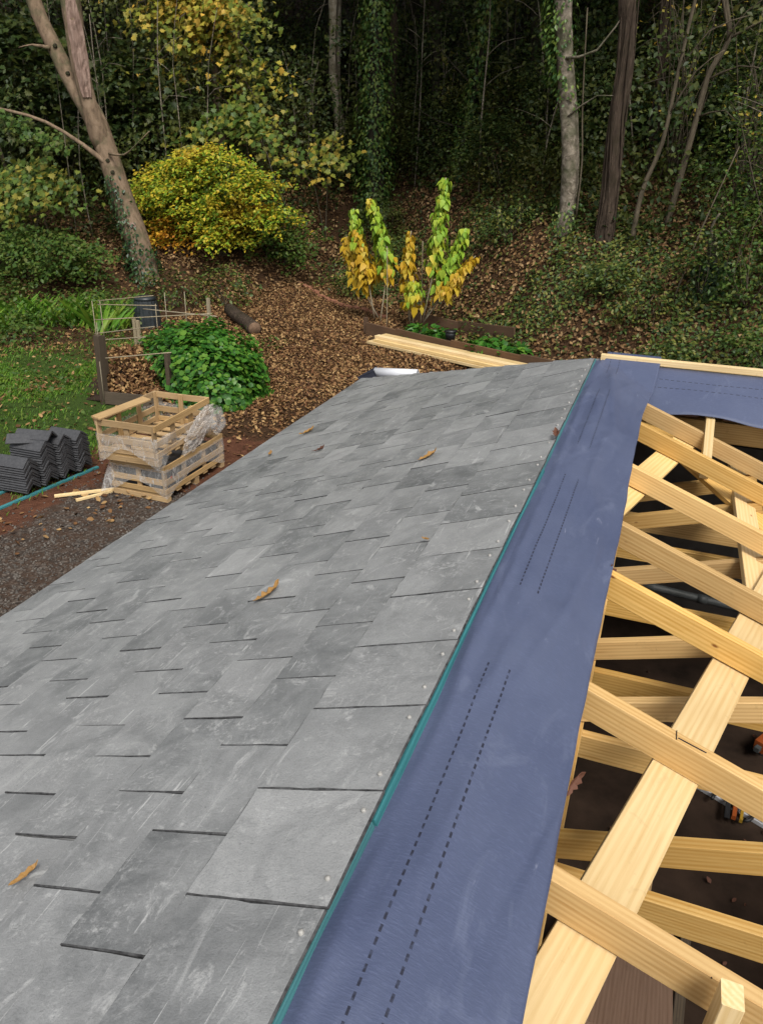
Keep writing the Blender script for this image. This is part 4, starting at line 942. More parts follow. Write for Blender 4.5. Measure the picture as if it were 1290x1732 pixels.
tree('pale_tree', T960, 'bark_pale', 'tall pale grey trunk with ivy tufts standing on the bank', 16, .06, (-3.0, 17.6, 11.5), 1.0, ivymat='leaf_ivy_lit', ivy=[ivy_on(T960, 2600, .26, .10, 5.0, 7.2, 3.3), ivy_on(T960, 700, .14, .09, 4.5, 7.2), ivy_on(T960, 1300, .20, .09, 1.9, 2.9)],
     branches=[[(-2.6, 16.95, 5.4, .03), (-2.0, 16.7, 5.5, .02), (-1.5, 16.6, 6.2, .01)], [(-2.45, 16.95, 4.4, .02), (-1.9, 16.7, 4.75, .012), (-1.4, 16.6, 4.7, .007)]], vines=[[(-2.05, 16.95, 2.5, .018), (-2.06, 16.9, 3.6, .016), (-2.18, 16.9, 4.6, .014), (-2.3, 16.9, 6.2, .012)]])
T1050 = [(-1.57, 16.7, 6.79, 0.146), (-1.51, 16.7, 5.9, 0.142), (-1.46, 16.7, 5.15, 0.135), (-1.46, 16.7, 4.37, 0.143), (-1.43, 16.7, 3.55, 0.157), (-1.41, 16.7, 2.91, 0.154), (-1.41, 16.7, 2.1, 0.197)]
vn = []
for k in range(5):
    ph = k*1.3; vn.append([(x+(r+.012)*math.cos(ph*.75-.2+.35*math.sin(z*1.3+k)), y-(r+.012)*abs(math.sin(ph*.75-.2+.35*math.sin(z*1.3+k))), z, .012+.012*(k % 2)) for x, y, z, r in sorted(T1050, key=lambda p: p[2])])
tree('brown_tree', T1050, 'bark_brown', 'shaggy brown trunk wound with stems, right of the pale trunk', 18, .2, (-1.4, 17.4, 11), .9, vines=vn, ivy=[ivy_on(T1050, 120, .15, .1, 2, 2.8)])
th1 = [(-.37, 16.5, 6.7, .025), (-.42, 16.5, 6.19, .031), (-.51, 16.5, 5.08, .032), (-.58, 16.5, 3.97, .039), (-.81, 16.5, 3.1, .046), (-.85, 16.5, 2.2, .053)]
tree('sapling', th1, 'bark_twig', 'thin curved bare sapling just right of the shaggy brown trunk', 8, .05, branches=[[(-.55, 16.5, 4.4, .02), (-.2, 16.3, 5.1, .014), (.2, 16.2, 5.4, .008)], [(-.5, 16.5, 5.1, .018), (-.1, 16.3, 5.7, .012), (.5, 16.2, 5.9, .007)]])
th2 = [(-.07, 16.8, 6.74, .046), (.07, 16.8, 6.22, .052), (.25, 16.8, 5.64, .045), (.03, 16.8, 5.14, .05), (-.05, 16.8, 4.48, .055), (-.14, 16.8, 3.58, .058), (-.25, 16.8, 2.6, .065)]
tw = [[(.25, 16.8, 5.64, .03), (.51, 16.7, 5.77, .022), (.85, 16.6, 5.89, .014), (1.5, 16.4, 5.85, .007)], [(.25, 16.8, 5.7, .03), (.0, 16.7, 6.3, .02), (-.1, 16.6, 6.9, .01)], [(.0, 16.8, 5.0, .02), (.5, 16.6, 5.2, .014), (1.0, 16.4, 5.1, .008)], [(-.05, 16.8, 4.4, .02), (.4, 16.5, 4.5, .012), (.7, 16.4, 4.2, .007)], [(.2, 16.7, 5.6, .02), (.45, 16.5, 6.0, .013), (.9, 16.4, 6.3, .008)]]
tree('sapling', th2, 'bark_twig', 'forked sapling with bare arching branches at the upper right', 9, .06, branches=tw)
vi = [(-1.04, 18.5, 7.09, .092), (-.92, 18.5, 5.51, .096), (-.86, 18.5, 4.45, .099), (-.77, 18.5, 3.2, .114)]
tree('vine_tree', vi, 'bark_brown', 'dark stem tangled with hanging vines behind the thin saplings', 10, .12, (-.9, 18.8, 10.5), .8, vines=[[(x+.12*math.sin(z*3+k*2), y-.12, z, .018) for x, y, z, r in sorted(vi, key=lambda p: p[2])] for k in range(4)], ivy=[ivy_on(vi, 420, .22, .1, 3, 5)])
b405 = [(-13.78, 24, 8.7, .106), (-13.83, 24, 6.88, .11), (-13.78, 24, 5.77, .112), (-13.76, 24, 4.5, .133)]
tree('slim_tree', b405, 'bark_beech', 'slim brown stem behind the hanging yellow maple leaves', 9, .05, (-13.8, 24.2, 13), .9, ivy=[ivy_on([(x+.55, y-.3, z, r) for x, y, z, r in b405], 900, .25, .1, 4.5, 9)])
b738 = [(-7.79, 25, 8.59, .127), (-7.67, 25, 6.25, .133), (-7.57, 25, 3.9, .168)]
tree('dark_tree', b738, 'bark_dark', 'dark straight trunk in shade between the two ivy-clad stems', 9, .06, (-7.7, 25.2, 13), .9)
b655 = [(-8.5, 22.9, 8.17, .109), (-8.3, 22.9, 6.98, .112), (-8.3, 22.9, 5.88, .131), (-8.39, 22.9, 3.0, .153)]
tree('dark_tree', b655, 'bark_brown', 'reddish brown stem rising beside the thick ivy trunk', 9, .06, (-8.2, 23, 13), .9)

# deep wood: more trunks told apart in the dark, each its own tree
deep = [(-17.5, 21.0, .16, 'grey trunk in the shade left behind the leaning tree'), (-20.5, 20.0, .2, 'dark trunk at the far left edge of the wood'), (-15.6, 25.5, .15, 'dark narrow trunk behind the broken limb'),
        (-12.3, 27.5, .2, 'shadowed trunk between the maple and the slim pale trunk'), (-9.4, 28.0, .17, 'shadowed trunk just right of the slim pale trunk'), (-5.9, 27.0, .16, 'dim trunk behind the thin ivy stem'),
        (-4.3, 23.5, .13, 'thin dim trunk left behind the pale grey trunk'), (-3.6, 26.0, .2, 'dim trunk directly behind the pale grey trunk'), (-1.9, 22.5, .12, 'dim thin trunk between pale and shaggy trunks'),
        (.6, 21.5, .14, 'dim trunk behind the forked sapling'), (1.8, 19.5, .13, 'dark trunk at the right edge of the picture'), (-24, 26, .2, 'dark trunk deep in the left of the wood')]
for i, (x, y, r, lab) in enumerate(deep):
    z = zg(x, y); tree('dark_tree', [(x, y, z, r*1.2), (x+random.uniform(-.3, .3), y, z+3, r), (x+random.uniform(-.5, .5), y, z+6.5, r*.8)], 'bark_dark', lab, 9, .06, (x, y, z+9.5), 1.15, group='trunks in the dark wood', seed=i, ivy=[ivy_on([(x, y, z, r), (x, y, z+3, r), (x, y, z+5.5, r)], 350, .2, .11)] if i % 2 else None)

def nz(X, Y, s, o=0): return .5+.25*np.sin(X*s+o+1.7*np.sin(Y*s*.7+o))+.25*np.sin(Y*s*1.3-o+1.3*np.sin(X*s*.9))
# dark leafy mass of the wood behind all the trunks
def woodland():
    sets = []
    n = 270000
    X = rng.uniform(-34, 7, n); D = rng.random(n)**.95*19+3.4; Y = np.interp(X, TX, TY)+D
    k = np.floor(X/1.5)+np.floor(Y/1.7)*57
    g = np.sin(k*12.9898)*43758.5453; g = g-np.floor(g); g2 = np.sin(k*78.233)*12543.123; g2 = g2-np.floor(g2)
    cx = (np.floor(X/1.5)+.2+.6*g)*1.5; cy = (np.floor(Y/1.7)+.2+.6*g2)*1.7
    X = cx+(X-cx)*.8; Y = cy+(Y-cy)*.8
    keep = g2 > .12
    lay = rng.integers(0, 4, n); top = 1.2+4.5*g+.08*D
    Z = gz(X, Y)+top*((lay+.4+.5*g2)/4)**1.2+rng.normal(0, .22, n)
    P = np.stack([X, Y, Z], 1)[keep]; m = len(P)
    sets.append(leaves(P, UP*.7+np.array([0, -.7, 0])+rv(m, .6), rv(m)-UP*.4, rng.uniform(.075, .165, m), 'diamond'))
    n = 90000; X = rng.uniform(-34, 7, n); Y = np.interp(X, TX, TY)+3.2+rng.random(n)*15; P = np.stack([X, Y, gz(X, Y)+.03+rng.random(n)**2*.9*(.3+nz(X, Y, 1.1, 5))], 1)
    sets.append(leaves(P, UP+rv(n, .6), rv(n), rng.uniform(.08, .17, n), 'diamond'))
    # hanging canopy fringe higher up
    n = 42000; X = rng.uniform(-34, 7, n); Y = np.interp(X, TX, TY)+7.5+rng.random(n)*14
    a = np.sin(np.floor(X/2.2)*5.1+np.floor(Y/2.4)*9.7)*43758.5; a = a-np.floor(a)
    Z = gz(X, Y)+5.2+4.0*a+rng.normal(0, .5, n)
    P = np.stack([X+np.sin(Z*1.3)*.4, Y, Z], 1); sets.append(leaves(P, UP+rv(n, .6), rv(n)-UP*.4, rng.uniform(.16, .34, n), 'diamond'))
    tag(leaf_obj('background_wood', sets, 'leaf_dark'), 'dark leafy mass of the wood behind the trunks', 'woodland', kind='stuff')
woodland()

# ------------------------------------------------------------------ bushes and leafy branches
def shrub(name, base, sets, mat, label, stems, group=None, smat='bark_twig'):
    t = thing(name, base, label, 'bush' if 'maple' not in name else 'tree', group); leaf_obj('foliage', sets, mat, t, base)
    if stems: tubes('stem', stems, smat, t, 6, .05)
    return t
def fan(b, c, rad, n, r=.025):
    out = []
    for i in range(n):
        d = nrm(rng.normal(0, 1, 3)); e = np.array(c)+d*np.array(rad)*.75; m = (np.array(b)*.5+e*.5)+rng.normal(0, .12, 3)
        out.append([(*b, r), (*m, r*.6), (*e, r*.2)])
    return out
# yellow-green bush: layered sprays
def sprays(c, rad, layers, n, size):
    c = np.array(c); rad = np.array(rad); sets = []
    for i in range(layers):
        d = nrm(rng.normal(0, 1, 3)); d[1] -= .25; d[2] = d[2]*.9+.08; d = nrm(d)*rng.uniform(.5, 1.0); p = c+d*rad
        m = int(n*rng.uniform(.6, 1.5)); ax = nrm(np.array([d[0], d[1]-.3, 0])+rng.normal(0, .25, 3)*np.array([1, 1, .2])); sd = np.cross(UP, ax)
        u = rng.uniform(-.55, .75, m); v = rng.normal(0, .22, m)*(.7-np.abs(u)*.5)
        P = p+ax*u[:, None]+sd*v[:, None]*1.5+UP*(-.25*u**2-.1*u+rng.normal(0, .05, m))[:, None]
        sets.append(leaves(P, UP+rv(m, .38)+np.array([0, -.35, 0]), ax*.7+rv(m, .6)-UP*.3, size*rng.uniform(.6, 1.25, m), 'diamond'))
    return sets
bb_ = (-11.2, 18.0, zg(-11.2, 18.0))
yb = shrub('yellow_bush', bb_, sum([sprays(c_, r_, k_, 72, .11) for c_, r_, k_ in (((-12.5, 18.1, 3.05), (.7, .6, .35), 22), ((-11.2, 18.0, 3.45), (.8, .6, .38), 26), ((-10.2, 18.1, 2.95), (.75, .6, .35), 20), ((-9.9, 18.2, 2.35), (.6, .5, .3), 12), ((-13.2, 18.1, 2.6), (.45, .5, .3), 9), ((-12.6, 18.0, 2.5), (.8, .7, .55), 28), ((-11.5, 17.8, 2.5), (1.0, .8, .7), 44), ((-10.5, 18.1, 2.1), (.6, .6, .5), 16), ((-11.2, 17.8, 1.75), (.7, .6, .45), 18), ((-11.4, 18.1, 2.6), (1.7, 1.0, 1.2), 16))], []), 'leaf_bush', 'rounded bush with bright yellow-green leaves turning orange at lower left', fan(bb_, (-11.6, 18.3, 2.5), (1.7, 1, 1.1), 26))
leaf_obj('orange_foliage', sprays((-12.35, 17.75, 1.75), (.7, .5, .5), 26, 66, .11), 'leaf_orange', yb, bb_)
leaf_obj('green_foliage', sprays((-11.3, 18.3, 2.6), (1.7, .6, 1.0), 40, 50, .11), 'leaf_mid', yb, bb_)
shrub('green_bush', (-9.9, 18.9, zg(-9.9, 18.9)), sprays((-9.75, 18.9, 1.65), (.75, .6, .75), 34, 60, .11), 'leaf_mid', 'darker green bush behind the lower right of the yellow bush', fan((-9.9, 18.9, .7), (-9.8, 18.9, 1.6), (.6, .5, .6), 8))
# maple with hanging yellow boughs, top left
def bough(p0, p1, n, size, w_=.5, sag=.5):
    p0, p1 = np.array(p0), np.array(p1); u = rng.random(n)**.7; P = p0+(p1-p0)*u[:, None]-UP*(sag*u*u)[:, None]+rv(n)*np.array([w_, w_, w_*.38])*(.35+.65*u[:, None])
    return leaves(P, UP*.8+np.array([0, -.75, 0])+rv(n, .45), -UP*.7+rv(n, .55), size*rng.uniform(.65, 1.25, n), 'maple')
mb0 = (-12.9, 21.2, zg(-12.9, 21.2))
bs = [((-12.9, 21, 7.6), (-14.2, 19.6, 7.1)), ((-12.9, 21, 7.5), (-13.0, 19.4, 6.6)), ((-12.9, 21, 7.4), (-11.7, 19.6, 7.2)), ((-12.7, 21, 7.2), (-10.9, 19.8, 6.9)), ((-12.9, 21, 6.8), (-13.9, 19.6, 5.7)), ((-12.7, 21, 6.6), (-11.1, 19.9, 5.9)), ((-12.6, 21, 6.2), (-10.7, 20, 5.5)), ((-12.4, 21, 5.6), (-11.0, 19.8, 4.9)), ((-12.9, 21, 8.3), (-13.6, 19.5, 8.0)), ((-12.9, 21, 8.5), (-11.8, 19.5, 8.1))]
nn = [420, 430, 380, 230, 150, 180, 150, 150, 320, 320]
t = shrub('maple_tree', mb0, [bough(p, q, int(m*1.2), .145) for (p, q), m in zip(bs, nn)], 'leaf_maple', 'maple with large yellow leaves hanging over the yellow bush', [[(*p, .05), (*[(p[i]+q[i])/2+.08 for i in range(3)], .028), (*q, .01)] for p, q in bs])
tube('trunk', [(*mb0, .16), (-12.9, 21.1, 4.5, .13), (-12.9, 21, 7.2, .1), (-12.8, 21, 9.5, .06)], 'bark_beech', t, 10, .05)
shrub('maple_sapling', (-11.2, 19.7, zg(-11.2, 19.7)), [bough((-11.2, 19.8, 4.6), (-12.8, 18.9, 4.15), 240, .16), bough((-11.2, 19.8, 4.5), (-9.9, 19.0, 4.1), 240, .16), bough((-11.2, 19.8, 4.8), (-11.5, 19.0, 4.5), 200, .16)], 'leaf_green_maple', 'young maple rising just above the yellow bush', [[(-11.2, 19.7, .9, .04), (-11.2, 19.8, 3, .03), (-11.3, 19.5, 4.7, .015)]])
shrub('maple_sapling', (-9.3, 20.4, zg(-9.3, 20.4)), [bough((-9.2, 20.4, 4.1), (-8.6, 19.6, 3.7), 120, .15), bough((-9.2, 20.4, 3.8), (-9.7, 19.5, 3.5), 90, .15)], 'leaf_maple', 'small orange-leaved sapling at the foot of the slim pale trunk', [[(-9.3, 20.4, 1.2, .02), (-9.2, 20.4, 3, .014), (-8.7, 19.8, 4.2, .008)], [(-9.3, 20.4, 1.2, .02), (-9.5, 20.2, 2.8, .012), (-10, 19.7, 3.6, .006)]])
# bushes left of the leaning tree
shrub('left_bush', (-15.2, 15.6, zg(-15.2, 15.6)), [bough((-15.4, 16.2, 3.3), (-13.9, 15.2, 3.0), 520, .145, .5), bough((-15.6, 16.2, 3.0), (-15.6, 15.0, 2.4), 600, .145, .55), bough((-16, 16.2, 3.1), (-16.6, 15.0, 2.7), 480, .145, .55)], 'leaf_green_maple', 'broad-leaved green bush at the left edge, left of the leaning tree', fan((-15.2, 15.9, .7), (-15.4, 15.7, 2.5), (1.2, .6, .7), 7))
shrub('left_bush', (-14.4, 14.9, zg(-14.4, 14.9)), sprays((-14.5, 14.9, 1.35), (1.9, .8, .62), 90, 60, .12), 'leaf_mid', 'low spreading green bush below the broad-leaved one', fan((-14.4, 14.9, .4), (-14.5, 14.9, 1.2), (1.6, .6, .5), 9))
shrub('hanging_ash', (-16.9, 17.2, zg(-16.9, 17.2)), [bough((-15.9, 15.5, 4.6), (-13.6, 15.3, 3.7), 300, .12, .28, .1), bough((-16.4, 15.5, 4.6), (-16.8, 15.2, 4.0), 200, .12, .4, .2)], 'leaf_mid', 'drooping small green leaves along the bough left of the leaning tree', [[(-16.9, 17.2, 1.5, .06), (-16.7, 16.6, 3.6, .04), (-16.2, 15.6, 4.6, .02)]])
shrub('dark_bush', (-17.5, 18.5, zg(-17.5, 18.5)), [crown((-17.3, 18.8, 4.6), (2.6, 1.4, 2.3), 3600, .20, 'maple', 40, .5, .3)], 'leaf_dark', 'tall dark bush in the upper left behind the bough', fan((-17.5, 18.5, 1.5), (-17.3, 18.8, 4.4), (2, 1, 1.8), 8))
shrub('dark_bush', (-14.8, 19.8, zg(-14.8, 19.8)), [crown((-14.7, 19.9, 4.2), (1.7, 1.2, 1.9), 2200, .19, 'maple', 32, .5, .3)], 'leaf_dark', 'dark bush in the shade between leaning tree and yellow bush', fan((-14.8, 19.8, 1.9), (-14.7, 19.9, 4), (1.3, .9, 1.5), 8))
for i, (x, y, rx, h_, lab) in enumerate(((-4.2, 19.6, 1.1, 1.5, 'dark undergrowth bush left behind the pale grey trunk'), (-3.0, 20.3, 1.1, 1.9, 'dark undergrowth bush directly behind the pale grey trunk'), (-1.8, 19.4, 1.0, 1.7, 'dark undergrowth bush behind the shaggy brown trunk'), (-.3, 19.8, 1.2, 2.2, 'dark undergrowth bush behind the thin saplings'), (1.2, 18.6, 1.2, 2.4, 'dark undergrowth bush at the right edge of the wood'), (-6.6, 22.3, 1.2, 1.6, 'dark undergrowth bush between the two ivy stems'), (-5.0, 21.9, 1.0, 1.7, 'dark undergrowth bush right of the thin ivy stem'), (-9.6, 22.6, 1.1, 1.5, 'dark undergrowth bush left of the thick ivy trunk'), (-7.4, 20.4, .9, 1.1, 'dark undergrowth bush in front of the thick ivy trunk'), (-2.6, 18.4, .8, .9, 'low dark bush just behind the foot of the pale trunk'))):
    z = zg(x, y); shrub('undergrowth_bush', (x, y, z), [crown((x, y, z+h_*.5), (rx, rx*.8, h_*.6), int(2300*rx*h_), .09, 'diamond', 40, .6, .30, .3)], 'leaf_dark', lab, fan((x, y, z), (x, y, z+h_*.6), (rx*.7, rx*.5, h_*.6), 8, .014), 'undergrowth in the wood')
# weeds behind the lawn
for i, (x, y, rx, h_, lab) in enumerate(((-13.0, 13.2, 1.3, .75, 'low green shrub behind the lawn at the left'), (-11.7, 13.9, .9, .7, 'green weedy clump between low shrub and compost bin'), (-14.8, 13.2, 1.1, .9, 'bushy green clump at the far left edge behind the lawn'), (-11.0, 15.6, .8, .8, 'sparse pale weed at the foot of the leaning tree'), (-9.9, 15.9, .6, .9, 'tall thin weed right of the leaning tree base'), (-12.3, 12.0, .8, .4, 'leafy patch of bramble at the edge of the lawn'))):
    z = zg(x, y); shrub('weed_clump', (x, y, z), [crown((x, y, z+h_*.5), (rx, rx*.7, h_*.55), 1100 if i < 3 else 600, .10, 'diamond', 30, .6, .3)], 'leaf_cover' if i in (3, 4) else 'leaf_mid', lab, fan((x, y, z), (x, y, z+h_*.5), (rx*.7, rx*.5, h_*.5), 8, .012), 'weeds round the lawn')
# shrubs on the right bank
rb = [(-.4, 14.5, .7, .8, 'leaf_cover', 'low green shrub on the bank below the saplings'), (.5, 14.9, .7, 1.1, 'leaf_cover', 'green bramble beside the ivy-covered stump'), (1.3, 14.6, .8, 1.6, 'leaf_mid', 'taller yellow-green shrub at the right edge of the bank'), (1.0, 16.1, .9, 2.4, 'leaf_mid', 'tall airy shrub with small leaves under the forked sapling'), (-1.1, 15.2, .5, .6, 'leaf_cover', 'small dark green clump below the shaggy trunk'), (1.7, 13.4, .8, .7, 'leaf_mid', 'green leafy clump just above the wing ridge at right'), (-3.6, 17.6, .9, .9, 'leaf_cover', 'dark bush left of the pale grey trunk base'), (-6.6, 18.9, .8, .8, 'leaf_cover', 'dark green bush behind the tall plants'), (-7.3, 17.9, .6, .5, 'leaf_cover', 'low green bush left of the tall plants'), (.2, 13.6, .5, .5, 'leaf_cover', 'low leafy patch above the ridge membrane')]
for (x, y, rx, h_, mt, lab) in rb:
    z = zg(x, y); shrub('bank_shrub', (x, y, z), [crown((x, y, z+h_*.55), (rx, rx*.7, h_*.6), int(700+450*h_), .08, 'diamond', 34, .7, .32, .25)], mt, lab, fan((x, y, z), (x, y, z+h_*.6), (rx*.7, rx*.5, h_*.6), 10, .012), 'shrubs on the bank')
t = thing('ivy_stump', (.72, 15.1, zg(.72, 15.1)), 'broken stump smothered in dark ivy on the right bank', 'stump')
sp_ = [(.77, 15.1, 1.0, .16), (.68, 15.2, 1.75, .12), (.56, 15.3, 2.45, .07)]
tube('trunk', sp_, 'bark_dark', t, 10, .1); leaf_obj('ivy', [ivy_on(sp_[:2]+[(.62, 15.25, 2.1, .1)], 1300, .42, .10)], 'leaf_ivy', t, (.72, 15.1, 1))
for p in ([(.56, 15.3, 2.3, .035), (.52, 15.2, 2.65, .025), (.60, 15.1, 2.85, .015)], [(.58, 15.2, 2.4, .02), (.75, 15.1, 2.6, .012), (.9, 15, 2.45, .006)]): tube('branch', p, 'bark_pale', t, 6)
for i, (p, lab) in enumerate(([[(.1, 14.8, 1.4, .016), (.35, 15, 2.6, .014), (.7, 15.2, 3.9, .008)], 'thin leaning stick left of the ivy stump'], [[(.95, 15.0, 1.6, .014), (1.15, 15.1, 2.6, .011), (1.5, 15.2, 3.5, .006)], 'thin leaning stick right of the ivy stump'])):
    tag(tube('leaning_stick', p, 'bark_twig', None, 6), lab, 'stick')

# ------------------------------------------------------------------ ground cover: leaf litter, ivy, grass, gravel
def scatter(n, x0, x1, y0, y1, dens):
    X = rng.uniform(x0, x1, n); Y = rng.uniform(y0, y1, n); k = (rng.random(n) < dens(X, Y)) & ~in_building(X, Y); return X[k], Y[k]
def nz(X, Y, s, o=0): return .5+.25*np.sin(X*s+o+1.7*np.sin(Y*s*.7+o))+.25*np.sin(Y*s*1.3-o+1.3*np.sin(X*s*.9))
def ground_n(X, Y, e=.15): return nrm(np.stack([-(gz(X+e, Y)-gz(X-e, Y))/(2*e), -(gz(X, Y+e)-gz(X, Y-e))/(2*e), np.ones_like(X)], 1))
def litter(X, Y, lo, hi, tilt, tmpl='curl', lift=.03):
    n = len(X); P = np.stack([X, Y, gz(X, Y)+rng.uniform(.005, lift, n)], 1); return leaves(P, ground_n(X, Y)+rv(n, tilt), rv(n), rng.uniform(lo, hi, n), tmpl)
# thick bright litter on the path
def path_d(X, Y): return smooth(-10.8, -9.2, X+(Y-15)*.12)*smooth(8.2, 10.5, Y+(X+5)*.4)*smooth(.3, -.8, Y-np.interp(X, TX, TY)-.2)*(.35+.65*nz(X, Y, 1.9))*(.6+.4*nz(X, Y, 5.3, 2))*smooth(-1.5, -3, X)
X, Y = scatter(80000, -12, -1.5, 8, 20.5, path_d)
tag(leaf_obj('path_leaves', [litter(X, Y, .038, .075, .42), litter(*scatter(190000, -12, -1.5, 8, 20.5, path_d), .028, .065, .45, 'diamond')], 'leaf_litter'), 'thick brown autumn leaves covering the path', 'leaf litter', kind='stuff')
def bank_d(X, Y): d = Y-np.interp(X, TX, TY); return smooth(-1.2, 0, d)*smooth(9, 4.5, d)*np.where(nz(X, Y, 1.3, 2) > .42, .9, .22)
X, Y = scatter(95000, -16, 3.5, 11, 23, bank_d)
tag(leaf_obj('bank_leaves', [litter(X, Y, .05, .11, .45, 'curl', .07)], 'leaf_litter_dark'), 'brown fallen leaves scattered over the wooded bank', 'leaf litter', kind='stuff')
def cover_d(X, Y): d = Y-np.interp(X, TX, TY); return smooth(-.8, .4, d)*np.where(nz(X, Y, 1.3, 2)+.25*(nz(X, Y, 6.1, 1)-.5) < .52, .8, .13)*smooth(-9.5, -7.5, X)
X, Y = scatter(120000, -10, 3.5, 11, 21, cover_d)
n = len(X); lift = rng.random(n)**1.3*(.08+.5*smooth(.5, .95, nz(X, Y, 2.3, 6)))
P = np.stack([X, Y, gz(X, Y)+.02+lift], 1)
tag(leaf_obj('bank_ivy', [leaves(P, ground_n(X, Y)+rv(n, .4), rv(n)-UP*.2, rng.uniform(.05, .115, n), 'diamond')], 'leaf_cover'), 'low ivy and bramble leaves covering the bank', 'ground cover', kind='stuff')
def yard_d(X, Y): return smooth(-16, -13, X)*(.18+.75*smooth(.5, .8, nz(X, Y, 1.6, 4))+.35*smooth(10.5, 12.5, Y))*smooth(-4.2, -4.8, X-.3*(Y-9))
X, Y = scatter(30000, -16, -2.6, 2.5, 14.5, yard_d)
tag(leaf_obj('yard_leaves', [litter(X, Y, .035, .10, .4)], 'leaf_litter'), 'loose brown leaves strewn over soil, gravel and lawn', 'leaf litter', kind='stuff')
def grass_d(X, Y): return smooth(-6.6, -7.6, X+.25*(Y-8))*smooth(5.4, 6.6, Y)*smooth(13.2, 11.4, Y)*np.where(nz(X, Y, 1.2, 1)+.3*(nz(X, Y, 4.1, 2)-.5) > .38, 1, .16)*np.where((X > -9.0) & (Y > 8.9) & (Y < 12), .12, 1)
X, Y = scatter(120000, -14, -6.4, 5.2, 13.3, grass_d)
n = len(X); a = rng.uniform(0, 6.28, n); hgt = rng.uniform(.03, .09, n)*(.5+1.0*nz(X, Y, 2.7))
P = np.stack([X, Y, gz(X, Y)-.004], 1); T = np.stack([np.cos(a)*.4, np.sin(a)*.4, np.ones(n)], 1); N = np.stack([np.cos(a), np.sin(a), -.3*np.ones(n)], 1)
tag(leaf_obj('lawn_grass', [leaves(P, N, T, hgt, 'blade')], 'grass'), 'lush green grass of the lawn at the left', 'grass', kind='stuff')
X, Y = scatter(9000, -13.5, -6.9, 6, 13.5, lambda X, Y: .15+.8*smooth(.5, .75, nz(X, Y, .9, 3)))
k = ~((X > -9.0) & (Y > 8.9) & (Y < 12)); X, Y = X[k], Y[k]; n = len(X)
P = np.stack([X, Y, gz(X, Y)+.03+rng.random(n)*.08], 1)
tag(leaf_obj('lawn_weeds', [leaves(P, UP+rv(n, .4), rv(n), rng.uniform(.04, .10, n), 'diamond')], 'leaf_mid'), 'low broad-leaved weeds among the lawn grass', 'weeds', kind='stuff')
# tall grass blades at the back of the lawn
n = 500; X = rng.uniform(-13.8, -10.8, n); Y = 12.6+.5*np.sin(X*2)+rng.uniform(0, 1.3, n); a = rng.uniform(0, 6.28, n)
P = np.stack([X, Y, gz(X, Y)], 1); T = np.stack([np.cos(a)*.45, np.sin(a)*.45, np.ones(n)], 1); N = np.stack([np.cos(a), np.sin(a), -.4*np.ones(n)], 1)
tag(leaf_obj('tall_grass', [leaves(P, N, T, rng.uniform(.35, .8, n), 'blade')], 'grass'), 'tall arching grass blades at the back of the lawn', 'grass', kind='stuff')
# gravel
def gravel():
    X, Y = scatter(16000, -6.9, -2.5, 2.4, 8.0, lambda X, Y: smooth(-6.6, -5.7, X+(Y-5)*.05)*smooth(7.6, 6.3, Y)*(.35+.65*nz(X, Y, 2.2)))
    n = len(X); r = rng.uniform(.006, .020, n)[:, None, None]
    ov = np.array([(1, 0, 0), (0, 1, 0), (-1, 0, 0), (0, -1, 0), (0, 0, .7), (0, 0, -.7)], float); of = np.array([(0, 1, 4), (1, 2, 4), (2, 3, 4), (3, 0, 4), (1, 0, 5), (2, 1, 5), (3, 2, 5), (0, 3, 5)])
    V = np.stack([X, Y, gz(X, Y)+.004], 1)[:, None, :]+r*(ov[None]*rng.uniform(.6, 1.3, (n, 6, 1))+rng.normal(0, .2, (n, 6, 3)))
    F = of[None]+(np.arange(n)*6)[:, None, None]
    tag(leaf_obj('gravel', [(V.reshape(-1, 3), F.reshape(-1, 3))], 'stone'), 'dark gravel and small stones beside the roof', 'gravel', kind='stuff')
gravel()

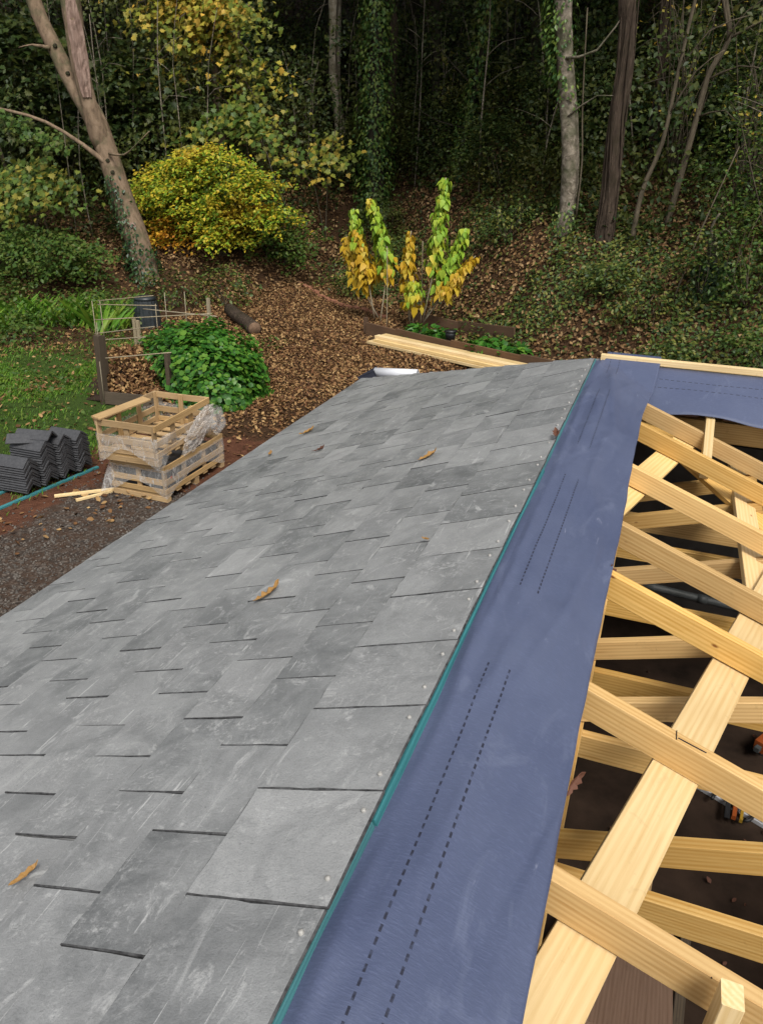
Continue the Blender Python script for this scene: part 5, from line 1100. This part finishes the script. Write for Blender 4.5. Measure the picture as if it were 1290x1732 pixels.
# fine twigs with a few leaves at the upper right
for i, (x, y, n_, hh, lab) in enumerate(((1.1, 16.9, 26, 3.6, 'tangle of bare twigs at the top right edge of the wood'), (-.3, 17.9, 20, 3.8, 'tangle of fine twigs behind the thin saplings'), (1.6, 15.6, 22, 2.6, 'twiggy yellow-leaved scrub at the right edge'))):
    z = zg(x, y); t = thing('twig_tangle', (x, y, z), lab, 'shrub', 'twiggy scrub at the right'); paths = []; tips = []
    for k in range(n_):
        a = random.uniform(0, 6.28); r = random.uniform(.3, 1.1); e = (x+r*math.cos(a), y+r*.6*math.sin(a), z+hh*random.uniform(.5, 1.1)); m_ = (x+.5*r*math.cos(a+.5), y+.3*r*math.sin(a), z+hh*random.uniform(.3, .6))
        e2 = (e[0]+random.uniform(-.6, .6), e[1], e[2]+random.uniform(-.3, .3)); paths.append([(x+random.uniform(-.3, .3), y, z, .014), (*m_, .010), (*e, .006), (*e2, .003)]); tips += [m_, e, e2]
    tubes('twigs', paths, 'bark_twig', t, 4)
    tp = np.array(tips); m_ = 260 if i < 2 else 900; k = rng.integers(0, len(tp), m_); P = tp[k]+rv(m_, .16)
    leaf_obj('leaves', [leaves(P, UP+rv(m_, .7), rv(m_)-UP*.4, rng.uniform(.05, .11, m_), 'diamond')], 'leaf_maple' if i < 2 else 'leaf_green_maple', t, (x, y, z))

# thin bare stems standing all through the wood
paths = []
for k in range(110):
    x = random.uniform(-22, 3.5); y = float(np.interp(x, TX, TY))+random.uniform(3.0, 11); z = zg(x, y); h_ = random.uniform(2.5, 6.5); lx = random.gauss(0, .5); r = random.uniform(.010, .026)
    paths.append([(x, y, z-.1, r), (x+lx*.4+random.gauss(0, .1), y, z+h_*.35, r*.9), (x+lx*.8, y, z+h_*.7, r*.7), (x+lx*1.5+random.gauss(0, .2), y, z+h_, r*.35)])
    for q in range(2):
        zz = z+h_*random.uniform(.4, .8); sx = random.choice((-1, 1)); paths.append([(x+lx*.6, y, zz, r*.5), (x+lx*.6+sx*.35, y-.1, zz+.25, r*.35), (x+lx*.6+sx*.9, y-.15, zz+random.uniform(.1, .5), r*.15)])
tag(tubes('wood_stems', paths, 'bark_pale', None, 4), 'thin bare stems and twigs standing through the wood', 'stems', kind='stuff')
